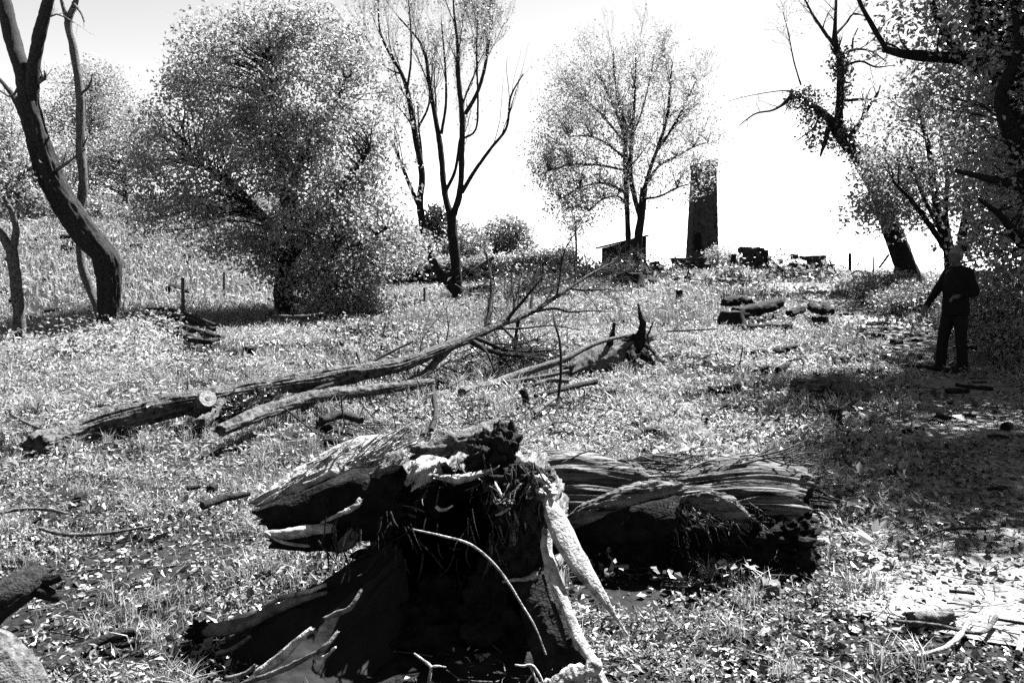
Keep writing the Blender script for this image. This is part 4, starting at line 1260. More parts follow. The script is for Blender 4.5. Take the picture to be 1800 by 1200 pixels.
# pale bush in front of the tower and bushes along the path edge
for lab, lb, n, sz, seed, lm in [
    ('sunlit pale bush in front of the tower base', [(1268, 452, 36, 26, 18, .7), (1290, 462, 36, 18, 12, .6), (1250, 462, 36, 16, 10, .5)], 130, .1, 321, 'leaf_pale'),
    ('shaggy grass tussock bush at the foot of the ivy tree', [(1545, 496, 22, 40, 16, .6), (1580, 500, 21.5, 40, 18, .6), (1520, 506, 21, 30, 12, .5)], 240, .07, 322, 'leaf'),
    ('dark low shrub beside the path just left of the man', [(1610, 522, 18.8, 46, 24, .7), (1565, 530, 18.6, 36, 16, .6)], 220, .07, 323, 'leaf'),
    ('shaded undergrowth behind the man', [(1760, 560, 13, 60, 50, .8), (1720, 530, 13.5, 40, 50, .7), (1790, 600, 12, 40, 40, .7)], 260, .07, 324, 'leaf'),
    ('leafy sprouts at the foot of the big hawthorn', [(620, 538, 20, 40, 20, .6), (575, 545, 19.8, 34, 16, .5), (655, 545, 20, 30, 12, .5)], 300, .085, 325, 'leaf_pale'),
    ('pale leafy tuft at the foot of the curved trunk', [(228, 588, 14.5, 22, 18, .3)], 60, .06, 326, 'leaf_pale')]:
    l0 = lb[0]
    base = P(l0[0], l0[1] + l0[4], l0[2])
    base[2] = float(height(base[0], base[1]))
    leafy_tree('shrub', lab, 'shrub', base, [[(l0[0], l0[1] + l0[4] * 1.2, l0[2], 5), (l0[0], l0[1], l0[2], 2)]], lb, n, 20, .10 if sz < .09 else .14, sz, seed, frac=.5, trunk_seg=6, leafmat=lm, sink=.2)

# ------------------------------------------------------------------ the big hollow stump in the foreground
ST = P(790, 1040, 3.72)
stump_t = thing('hollow_stump', 'huge rotten hollow stump with splintered rim in the foreground', 'stump', (ST[0], 3.75, 0))


def hollow(centre, axis, Rr, Lb, Lin, seed, wall=.8, seg=220, nb=110, ni=50, squash=(1, 1), rim=.18, bark=.1, th0=0.0):
    """hollow trunk: outer bark from the back to a ragged rim, then the rotten inside"""
    axis = unit(np.asarray(axis, float))
    up = unit(np.array([0, 0, 1.0]) - axis * axis[2])
    rt = np.cross(axis, up)
    th = np.linspace(0, 2 * np.pi, seg, endpoint=False)[None]
    ct, st = np.cos(th), np.sin(th)
    ragg = rim * (noise3(ct * 1.6, st * 1.6, 0.3, seed) + .7 * noise3(ct * 4.5, st * 4.5, 1.3, seed + 1) + .45 * noise3(ct * 13, st * 13, 2.3, seed + 2) + .2 * noise3(ct * 30, st * 30, 2.3, seed + 7))
    s = np.linspace(Lb, 0, nb)[:, None]
    rr = Rr * (1 + .16 * noise3(ct * 1.5, st * 1.5, s * 1.2, seed + 3) + .07 * noise3(ct * 5, st * 5, s * 2, seed + 4))
    f = noise3(ct * 9, st * 9, s * 1.6, seed + 5)
    f2 = noise3(ct * 22, st * 22, s * 4, seed + 6)
    rr = rr * (1 + bark * ((1 - 2 * np.abs(f)) * .8 + .5 * (1 - 2 * np.abs(f2)) - .5))
    rr = rr * (1 + .25 * np.exp(-s / .12) * noise3(ct * 6, st * 6, s * 6, seed + 8))
    pos = s + ragg * np.exp(-s / .35)
    o = centre + axis * pos[..., None] + up * (rr * ct * squash[0])[..., None] + rt * (rr * st * squash[1])[..., None]
    si = np.linspace(0, Lin, ni)[:, None]
    ri = Rr * wall * (1 - .55 * (si / Lin) ** 2.2) * (1 + .22 * fbm(ct * 2.2, st * 2.2, si * 3, seed + 12) + .1 * noise3(ct * 9, st * 9, si * 4, seed + 15))
    w = np.clip(si / .08, 0, 1)
    ri = rr[-1:] * (1 - w) * .97 + ri * w
    posi = si + ragg * np.exp(-si / .3)
    inn = centre + axis * posi[..., None] + up * (ri * ct * squash[0])[..., None] + rt * (ri * st * squash[1])[..., None]
    return o, inn


axis = (0.16, 1.0, -0.03)
C0 = np.array([P(805, 1000, 3.62)[0], 3.62, .285])
o, inn = hollow(C0, axis, .45, 1.05, .75, 402, wall=.78, squash=(1.08, .93), rim=.15)
seg = o.shape[1]
b = MB()
b.add(o.reshape(-1, 3), grid_faces(o.shape[0], seg))
b.build('bark_shell', M['furrow_y'], stump_t)
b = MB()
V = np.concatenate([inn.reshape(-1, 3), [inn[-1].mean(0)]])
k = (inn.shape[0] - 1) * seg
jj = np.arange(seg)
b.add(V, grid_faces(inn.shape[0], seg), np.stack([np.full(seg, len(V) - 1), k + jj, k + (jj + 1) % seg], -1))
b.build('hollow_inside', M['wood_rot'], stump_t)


def rough_lump(centre, rad, seed, amp=.35, freq=5.0, n=40, seg=60):
    ph = np.linspace(0.001, np.pi - .001, n)[:, None]
    th = np.linspace(0, 2 * np.pi, seg, endpoint=False)[None]
    d = np.stack([np.sin(ph) * np.cos(th), np.sin(ph) * np.sin(th), np.cos(ph) * np.ones_like(th)], -1)
    f = 1 + amp * fbm(d[..., 0] * freq * .4, d[..., 1] * freq * .4, d[..., 2] * freq * .4, seed, 4)
    return (np.asarray(centre) + d * np.asarray(rad) * f[..., None]).reshape(-1, 3), grid_faces(n, seg)


def spart(name, mat, pts, seg=40, n=80, bark=.12, freq=5, lump=.2, seed=0, squash=1.0, rag=.05, stretch=.1, parent=None, lfreq=1.5):
    p, r = px_path(pts)
    b = MB()
    tube(b, p, r, seg=seg, n=n, bark=bark, freq=freq, lump=lump, lfreq=lfreq, seed=seed, squash=squash, end_rag=rag, stretch=stretch)
    return b.build(name, M[mat], parent or stump_t)


# top left slab of bark and bleached wood over a dark underside
spart('bark_slab', 'wood_bleached', [(470, 892, 3.72, 46), (520, 868, 3.75, 70), (580, 836, 3.8, 84), (640, 805, 3.86, 78), (690, 790, 3.92, 40)], seg=64, n=140, bark=.13, freq=7, lump=.25, seed=411, rag=.10, squash=.85)
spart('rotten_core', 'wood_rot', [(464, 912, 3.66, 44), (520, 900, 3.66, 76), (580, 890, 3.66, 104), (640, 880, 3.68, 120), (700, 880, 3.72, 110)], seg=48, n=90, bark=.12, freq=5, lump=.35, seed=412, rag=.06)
spart('bark_slab', 'bark_pale', [(600, 858, 3.62, 12), (640, 850, 3.6, 16), (668, 832, 3.6, 22), (690, 812, 3.62, 30), (705, 800, 3.66, 26)], seg=24, n=50, bark=.2, freq=4, lump=.4, seed=413)
# broken branch stubs at the left
spart('broken_stub', 'wood_bleached', [(466, 938, 3.52, 12), (510, 938, 3.5, 22), (550, 930, 3.5, 20), (590, 928, 3.54, 16)], seg=18, n=40, bark=.1, freq=3, seed=414, rag=.02)
spart('broken_stub', 'wood_bleached', [(468, 936, 3.5, 5), (490, 950, 3.49, 6), (530, 958, 3.5, 6), (560, 958, 3.54, 4)], seg=10, n=24, bark=.05, seed=415, rag=0)
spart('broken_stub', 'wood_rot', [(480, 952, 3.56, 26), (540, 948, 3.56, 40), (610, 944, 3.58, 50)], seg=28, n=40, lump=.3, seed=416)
spart('splinter', 'wood_bleached', [(566, 918, 3.5, 5), (600, 902, 3.5, 8), (625, 890, 3.51, 12), (634, 876, 3.53, 10)], seg=12, n=30, lump=.35, seed=417, rag=.02)
spart('splinter', 'bark_pale', [(600, 960, 3.5, 20), (615, 950, 3.48, 26), (618, 935, 3.5, 16)], seg=20, n=24, bark=.2, lump=.4, seed=418)
# pale ledge and flakes across the top of the rim
spart('rim_flake', 'wood_bleached', [(726, 846, 3.60, 30), (742, 830, 3.60, 44), (760, 822, 3.64, 40), (790, 826, 3.66, 24)], seg=36, n=50, bark=.2, freq=5, lump=.4, seed=421)
spart('rim_flake', 'wood_bleached', [(776, 838, 3.56, 10), (806, 842, 3.55, 16), (830, 836, 3.56, 14), (860, 828, 3.6, 8)], seg=20, n=40, bark=.15, lump=.3, seed=422)
spart('rim_flake', 'bark_pale', [(735, 800, 3.8, 34), (780, 785, 3.9, 44), (830, 770, 4.0, 40), (880, 752, 4.2, 30)], seg=44, n=80, bark=.22, freq=7, lump=.3, seed=423)
spart('rim_flake', 'wood_bleached', [(766, 890, 3.5, 7), (774, 896, 3.5, 7), (786, 894, 3.5, 5), (796, 888, 3.5, 3)], seg=10, n=16, lump=.3, seed=424, rag=0)
# dark burl standing on the right of the rim
for k, (cx, cy, d, rx, ry) in enumerate([(872, 800, 3.72, 36, 40), (890, 776, 3.74, 22, 28), (850, 806, 3.7, 30, 26)]):
    v, q = rough_lump(P(cx, cy, d), (rx * d / F, .08, ry * d / F), 430 + k, amp=.5, freq=7)
    MB().add(v, q).build('burl', M['bark_dark'], stump_t)
# crumbling right edge
for k, (cx, cy, d, rx, ry, m) in enumerate([(925, 850, 3.56, 44, 30, 'bark_dark'), (948, 862, 3.5, 22, 16, 'wood_bleached'), (900, 905, 3.5, 34, 40, 'bark_dark'), (935, 920, 3.48, 30, 60, 'bark'), (890, 880, 3.46, 14, 10, 'bark_pale'), (905, 935, 3.44, 8, 20, 'bark_pale'), (915, 985, 3.45, 34, 60, 'bark_dark'), (960, 845, 3.6, 14, 18, 'bark_pale')]):
    v, q = rough_lump(P(cx, cy, d), (rx * d / F, .07, ry * d / F), 440 + k, amp=.55, freq=8)
    MB().add(v, q).build('crumbling_wood', M[m], stump_t)


def ribbon(name, pts, mat, thick=.011, n=60, wav=.07, seed=0, parent=None, face=(0.5, -0.8, .2)):
    """long flat splinter: (px, py, depth, width_px)"""
    p, r = px_path(pts)
    c, rr = resample(p, r, n)
    T, N, B = frames(c)
    fc = unit(np.asarray(face, float))
    V = []
    for i in range(n):
        side = unit(np.cross(T[i], fc))
        nn = np.cross(side, T[i])
        w = rr[i]
        row = []
        for (u, h) in ((-1, 0), (-.6, 1), (-.2, .8), (.2, 1.1), (.6, .7), (1, 0), (.5, -1), (-.5, -1)):
            ww = w * (1 + wav * float(noise3(i * .25, u * 3, 0, seed)))
            hh = thick * h * (1 + .25 * float(noise3(i * .6, u * 5, 2, seed + 1))) * min(1, w / .02)
            row.append(c[i] + side * u * ww + nn * hh)
        V.append(row)
    V = np.array(V).reshape(-1, 3)
    b = MB()
    b.add(V, grid_faces(n, 8), [[0, 7, 6], [0, 6, 5], [0, 5, 1]])
    return b.build(name, M[mat], parent or stump_t)


ribbon('splinter', [(958, 870, 3.46, 16), (972, 900, 3.42, 40), (990, 940, 3.38, 50), (1015, 985, 3.34, 44), (1045, 1030, 3.30, 30), (1070, 1066, 3.28, 14), (1090, 1096, 3.27, 6), (1106, 1118, 3.26, 3)], 'wood_bleached', seed=1)
ribbon('splinter', [(962, 930, 3.42, 20), (960, 965, 3.38, 30), (976, 1020, 3.30, 26), (996, 1070, 3.24, 24), (1012, 1110, 3.19, 26), (1040, 1160, 3.12, 22), (1070, 1215, 3.05, 18)], 'wood_bleached', seed=2, wav=.2)
ribbon('plank', [(930, 1000, 3.44, 60), (950, 1060, 3.34, 80), (975, 1130, 3.24, 96), (1000, 1215, 3.12, 100)], 'bark_dark', seed=3, thick=.03, face=(.15, -.9, .3))
ribbon('splinter', [(955, 1010, 3.35, 9), (968, 1050, 3.3, 10), (985, 1100, 3.22, 12), (996, 1140, 3.18, 6)], 'bark', seed=4)
ribbon('splinter', [(950, 1215, 3.08, 34), (1000, 1190, 3.06, 36), (1044, 1172, 3.05, 30), (1056, 1160, 3.06, 10)], 'wood_bleached', seed=5, wav=.4, face=(0, -.6, .8))
spart('broken_stub', 'wood_bleached', [(884, 1022, 3.4, 6), (908, 1018, 3.38, 7), (930, 1016, 3.38, 10), (944, 1008, 3.4, 14)], seg=12, n=24, lump=.2, seed=451, rag=0)
for k, pts in enumerate([[(905, 900, 3.44, 5), (912, 930, 3.42, 7), (914, 955, 3.42, 3)], [(922, 905, 3.43, 4), (926, 935, 3.41, 6), (930, 960, 3.41, 3)], [(896, 890, 3.45, 6), (884, 900, 3.44, 8), (872, 905, 3.45, 4)], [(870, 850, 3.5, 5), (880, 868, 3.47, 7), (892, 880, 3.46, 5)], [(932, 840, 3.5, 10), (952, 842, 3.47, 16), (968, 856, 3.47, 10)]]):
    spart('splinter', 'wood_bleached', pts, seg=10, n=20, lump=.4, seed=455 + k, rag=.01)

# root flare fanning to the lower left
phis = np.linspace(R(158), R(264), 150)[:, None]
rho = np.linspace(0, 1, 70)[None]
fc = np.array([P(760, 1040, 3.55)[0], 3.62])
rid = 1 - np.abs(noise3(phis * 6.5, rho * .8, .3, 461)) * 2
rid2 = 1 - np.abs(noise3(phis * 11, rho * 2.2, .7, 462)) * 2
rmax = 1.0 + .16 * noise3(phis * 3, 0, 0, 463)
rr = .18 + (rmax - .18) * rho
edgef = sstep(R(158), R(172), phis) * sstep(R(262), R(224), phis + .1 * noise3(rho * 6, phis * 2, 0, 466))
zz = edgef * (.36 * (1 - rho) ** 1.5 + .06 * rid * (1 - rho * .6) + .018 * rid2 + .01 * noise3(phis * 30, rho * 20, 0, 464)) * sstep(0, .1, 1 - rho) - .05 * sstep(.85, 1, rho) - .06 * (1 - edgef)
fx = fc[0] + rr * np.cos(phis)
fy = fc[1] + rr * np.sin(phis) * .75
fz = height(fx, fy) + zz - .01
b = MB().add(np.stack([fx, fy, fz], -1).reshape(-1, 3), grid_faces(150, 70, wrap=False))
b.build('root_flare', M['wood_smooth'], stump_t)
for k, (cx, cy, d, rx, ry) in enumerate([(800, 1130, 3.5, 120, 60), (880, 1090, 3.5, 70, 80), (760, 1090, 3.55, 60, 60), (840, 1200, 3.25, 110, 30)]):
    v, q = rough_lump(P(cx, cy, d), (rx * d / F, .16, ry * d / F), 490 + k, amp=.5, freq=8)
    MB().add(v, q).build('rotten_core', M['wood_rot'], stump_t)


def lifted(px, py, k):
    g = G(px, py)
    c = np.array([0, 0, CAMZ])
    q = g + (c - g) * k
    return q


for k, (pts, mat) in enumerate([
    ([(345, 1108, 34, .03), (378, 1108, 28, .05), (430, 1098, 24, .07), (470, 1080, 20, .09), (520, 1058, 14, .12), (575, 1042, 7, .15)], 'wood_grey'),
    ([(462, 1068, 7, .08), (500, 1052, 9, .10), (540, 1042, 10, .13), (572, 1028, 7, .16)], 'wood_bleached'),
    ([(452, 1190, 20, .06), (490, 1158, 18, .10), (520, 1130, 14, .13), (548, 1104, 8, .16)], 'wood_bleached'),
    ([(430, 1205, 9, .05), (480, 1184, 10, .08), (536, 1162, 10, .12), (572, 1138, 9, .15), (594, 1112, 6, .18)], 'wood_grey'),
    ([(570, 1090, 7, .16), (590, 1082, 10, .17), (615, 1070, 9, .19), (636, 1040, 6, .22)], 'wood_grey'),
    ([(540, 1160, 6, .12), (556, 1156, 8, .13), (572, 1158, 6, .14), (590, 1140, 4, .16)], 'wood_bleached'),
    ([(380, 1150, 8, .04), (410, 1140, 8, .05), (440, 1120, 6, .07)], 'wood_grey'),
    ([(395, 1196, 10, .03), (430, 1186, 10, .05), (450, 1170, 7, .07)], 'wood_grey'),
]):
    p = np.array([lifted(a[0], a[1], a[3]) for a in pts])
    r = np.array([a[2] * q[1] / F / 2 for a, q in zip(pts, p)])
    b = MB(); tube(b, p, r, seg=14, n=44, bark=.1, freq=3, lump=.25, seed=470 + k, end_rag=.01); b.build('root', M[mat], stump_t)
v, q = rough_lump(lifted(352, 1108, .04), (.05, .05, .035), 480, amp=.5, freq=8)
MB().add(v, q).build('root', M['wood_rot'], stump_t)

rgs = np.random.default_rng(545)
rim = inn[2]
ids = rgs.integers(0, len(rim), 260)
ids = ids[rim[ids][:, 2] > .25]
mid = rim.mean(0)
STUMP_FIB = [(rim[i] + rgs.normal(size=3) * .025, unit(rim[i] - mid) * .35 + np.array([0, -.8, .05])) for i in ids]
# stems hanging over the stump
pole('bramble_stem', 'thin pale arching stem hanging over the hollow of the big stump', 'stem', [(726, 930, 3.3, 3), (780, 942, 3.25, 4), (826, 956, 3.2, 5), (862, 984, 3.17, 5), (890, 1018, 3.15, 4.5), (916, 1060, 3.13, 4), (940, 1100, 3.12, 3.5), (960, 1150, 3.1, 3)], 'wood_bleached', seg=7, n=60, bark=0)
t = thing('forked_twig', 'white forked twig standing in the black hollow at the bottom', 'twig', G(750, 1205))
for pts in ([(752, 1215, 3.05, 6), (754, 1195, 3.06, 6), (757, 1172, 3.07, 6), (744, 1160, 3.08, 5), (728, 1148, 3.1, 4)], [(757, 1172, 3.07, 5), (768, 1170, 3.07, 4), (784, 1172, 3.08, 3)]):
    p, r = px_path(pts)
    b = MB(); tube(b, p, r, seg=8, n=20, lump=.2, seed=5); b.build('twig', M['wood_bleached'], t)
t = thing('root_sprig', 'small tangle of pale rootlets inside the stump at the bottom', 'rootlets', G(930, 1200))
for pts in ([(905, 1168, 3.1, 4), (920, 1170, 3.1, 5), (934, 1168, 3.1, 5), (945, 1180, 3.09, 5), (955, 1200, 3.08, 4)], [(932, 1170, 3.1, 4), (940, 1190, 3.09, 4), (945, 1215, 3.08, 4)], [(925, 1200, 3.08, 4), (935, 1186, 3.09, 3)]):
    p, r = px_path(pts)
    b = MB(); tube(b, p, r, seg=7, n=16, lump=.2, seed=6); b.build('rootlet', M['wood_bleached'], t)

# ------------------------------------------------------------------ the furrowed rotten log right of the stump
log_t = thing('rotten_log', 'big furrowed rotten log with hollow underside right of the stump', 'log', G(1260, 985))


def half_log():
    n, seg = 210, 220
    s = np.linspace(0, 1, n)[:, None]
    th = np.linspace(R(-62), R(235), seg)[None]
    a = P(930, 905, 4.75); a[2] = .235
    e = P(1396, 890, 4.62); e[2] = .245
    ax = e - a
    c = a + ax * s[..., None]
    rad = (.26 + .045 * s + .03 * np.sin(s * 9) - .05 * np.exp(-(1 - s) / .08))
    L = np.linalg.norm(ax)
    ct, st = np.cos(th), np.sin(th)
    f = noise3(th * 8, s * L * .9 + .25 * noise3(th * 2, s * 4, 0, 509), .2, 501)
    f2 = noise3(th * 21, s * L * 1.7, .7, 502)
    f3 = noise3(th * 46, s * L * 4, .9, 503)
    rr = rad * (1 + .09 * (1 - 2 * np.abs(f)) + .06 * (1 - 2 * np.abs(f2)) + .03 * f3 + .10 * noise3(th * 1.5, s * 3, .1, 504))
    # a step where the bark has come away on the left half
    step = sstep(.47, .44, s + .05 * noise3(th * 3, 0, 0, 505)) * sstep(1.0, 1.25, th) * sstep(3.6, 3.2, th)
    rr = rr * (1 + .13 * step)
    endoff = (.05 * noise3(th * 3, 1, 0, 506) + .03 * noise3(th * 9, 1, 0, 507))
    sx = np.exp(-(1 - s) / .06) * endoff - np.exp(-s / .08) * endoff
    axu = unit(ax)
    side = unit(np.cross(axu, [0, 0, 1.0]))          # towards the camera
    up = np.array([0, 0, 1.0])
    V = c + axu * (sx * L)[..., None] + side * (rr * np.cos(th) * 1.15)[..., None] + up * (rr * np.sin(th))[..., None]
    # inner skin
    ri = rr * .62 * (1 + .2 * noise3(th * 3, s * 5, 3, 508))
    W = c + axu * (sx * L)[..., None] + side * (ri * np.cos(th) * 1.15)[..., None] + up * (ri * np.sin(th))[..., None]
    W[..., 2] = np.minimum(W[..., 2], V[..., 2] - .02)
    b = MB()
    b.add(V.reshape(-1, 3), grid_faces(n, seg, wrap=False))
    b.build('bark', M['furrow_x'], log_t)
    b = MB()
    W2 = W[::4, ::4]
    b.add(W2.reshape(-1, 3), grid_faces(W2.shape[0], W2.shape[1], wrap=False)[:, ::-1])
    # rims joining outer and inner skin
    for (A, B) in ((V[0], W[0]), (V[-1], W[-1]), (V[:, 0], W[:, 0]), (V[:, -1], W[:, -1])):
        m = len(A)
        b.add(np.concatenate([A, B]), grid_faces(2, m, wrap=False))
    # rotten plug closing the right end
    E = W[-1]
    ce = E.mean(0) - axu * .03
    b.add(np.concatenate([V[-1] - axu * .012, [ce]]), None, [[i, i + 1, seg] for i in range(seg - 1)])
    b.build('rotten_core', M['wood_rot'], log_t)
    return a, ax


half_log()
spart('bark_flake', 'furrow_x', [(985, 930, 4.32, 22), (1040, 905, 4.3, 52), (1100, 885, 4.3, 62), (1160, 868, 4.32, 50), (1196, 860, 4.36, 26)], seg=54, n=110, bark=.12, freq=8, lump=.2, seed=511, rag=.06, parent=log_t, squash=.6)
spart('rotten_core', 'wood_rot', [(1010, 945, 4.3, 40), (1080, 930, 4.3, 76), (1150, 912, 4.3, 90), (1196, 896, 4.34, 70)], seg=36, n=60, lump=.3, seed=512, parent=log_t)
spart('bark_flake', 'furrow_x', [(1200, 878, 4.25, 14), (1240, 880, 4.2, 34), (1280, 892, 4.18, 40), (1312, 916, 4.18, 22)], seg=44, n=70, bark=.2, freq=8, lump=.2, seed=513, rag=.04, parent=log_t, squash=.6)
spart('bark_flake', 'bark', [(1100, 822, 4.85, 20), (1140, 816, 4.85, 34), (1176, 812, 4.85, 26)], seg=30, n=40, bark=.2, freq=6, lump=.3, seed=514, parent=log_t)
# dark rotten mass under the log with a few standing props
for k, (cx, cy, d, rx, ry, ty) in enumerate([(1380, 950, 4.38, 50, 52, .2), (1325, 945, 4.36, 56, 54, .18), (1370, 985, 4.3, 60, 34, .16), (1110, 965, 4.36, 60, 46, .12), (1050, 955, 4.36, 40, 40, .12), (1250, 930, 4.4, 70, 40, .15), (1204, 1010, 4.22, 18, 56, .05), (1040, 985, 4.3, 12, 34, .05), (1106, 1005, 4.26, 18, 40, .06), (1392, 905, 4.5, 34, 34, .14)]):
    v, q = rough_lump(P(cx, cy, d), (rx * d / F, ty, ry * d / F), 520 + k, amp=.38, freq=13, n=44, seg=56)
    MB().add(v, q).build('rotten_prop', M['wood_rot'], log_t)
def fibres(name, mat, centres, dirs, L, r, seed, parent, jit=.35):
    rg = np.random.default_rng(seed)
    b = MB()
    for c, d in zip(centres, dirs):
        d = unit(np.asarray(d) + rg.normal(size=3) * jit)
        l = L * rg.uniform(.35, 1.3)
        m = np.asarray(c) + d * l * .5 + rg.normal(size=3) * l * .07
        rr = r * rg.uniform(.5, 1.5)
        tube(b, [np.asarray(c) - d * .02, m, np.asarray(c) + d * l + rg.normal(size=3) * l * .08], [rr, rr * .8, rr * .15], seg=5, n=6, squash=.5, cap=False)
    return b.build(name, M[mat], parent, kind='stuff')
fibres('rim_splinters', 'bark_pale', [a for a, _ in STUMP_FIB], [d for _, d in STUMP_FIB], .10, .0055, 546, stump_t, .4)
rg = np.random.default_rng(547)
cc = [P(rg.uniform(470, 700), 0, 1) for _ in range(0)]
xs = rg.uniform(0, 1, 150)
cc = [P(478 + 215 * u + rg.normal() * 6, 890 - 100 * u + rg.normal() * 14, 3.68 + .14 * u) for u in xs]
fibres('slab_fibres', 'wood_bleached', cc, [(.62, .25, .42)] * 150, .15, .0045, 548, stump_t, .16)
cc = [P(rg.uniform(560, 960), rg.uniform(900, 990), 3.44) for _ in range(70)]
fibres('rotten_fibres', 'bark', cc, [(0, -.3, -1)] * 70, .09, .004, 549, stump_t, .4)
cc = [P(rg.uniform(860, 970), rg.uniform(820, 980), rg.uniform(3.42, 3.5)) for _ in range(110)]
fibres('rim_splinters', 'bark_pale', cc, [(.2, -.3, -.9)] * 110, .08, .0045, 550, stump_t, .5)
rg = np.random.default_rng(540)
cc = [P(rg.uniform(1150, 1330), rg.uniform(880, 925), rg.uniform(4.22, 4.3)) for _ in range(130)]
fibres('bark_fibres', 'bark_pale', cc, [(.5, -.25, -.55)] * 130, .12, .005, 541, log_t, .3)
cc = [P(rg.uniform(990, 1400), rg.uniform(800, 860), rg.uniform(4.6, 4.85)) for _ in range(210)]
fibres('bark_fibres', 'bark_pale', cc, [(1, .0, .05)] * 210, .32, .006, 542, log_t, .16)
cc = [P(rg.uniform(1390, 1440), rg.uniform(830, 900), rg.uniform(4.45, 4.8)) for _ in range(60)]
fibres('bark_fibres', 'bark_dark', cc, [(1, -.1, -.1)] * 60, .10, .008, 543, log_t, .35)
t = thing('litter_clump', 'pale dead leaves caught under the rotten log', 'dead leaves', G(1040, 1010))
rg = np.random.default_rng(530)
b = MB()
cl = np.array([lifted(a, c, .06) for a, c in ((1030, 975), (1070, 980), (1082, 995), (1075, 1000), (1300, 960), (1275, 1000), (1320, 1000), (1170, 1010))])
cluster_leaves(b, cl, 9, .03, .038, rg, width=.75); b.build('leaves', M['leaf_pale'], t, smooth=False, kind='stuff')
stump('small pale broken root knob in the litter before the rotten log', 1352, 1052, 34, 30, mat='wood_grey', name='broken_stump')

# ------------------------------------------------------------------ the standing man
def remeshed(name, mb, voxel, smooth_it, mat, parent):
    me = mb.mesh(name + '_raw')
    o = bpy.data.objects.new(name + '_raw', me)
    COL.objects.link(o)
    m = o.modifiers.new('r', 'REMESH')
    m.mode = 'VOXEL'
    m.voxel_size = voxel
    s = o.modifiers.new('s', 'SMOOTH')
    s.factor = .5
    s.iterations = smooth_it
    dg = bpy.context.evaluated_depsgraph_get()
    me2 = bpy.data.meshes.new_from_object(o.evaluated_get(dg))
    bpy.data.objects.remove(o)
    me2.name = name
    me2.polygons.foreach_set('use_smooth', np.ones(len(me2.polygons), bool))
    me2.materials.clear()
    me2.materials.append(mat)
    ob = bpy.data.objects.new(name, me2)
    COL.objects.link(ob)
    ob.parent = parent
    return ob


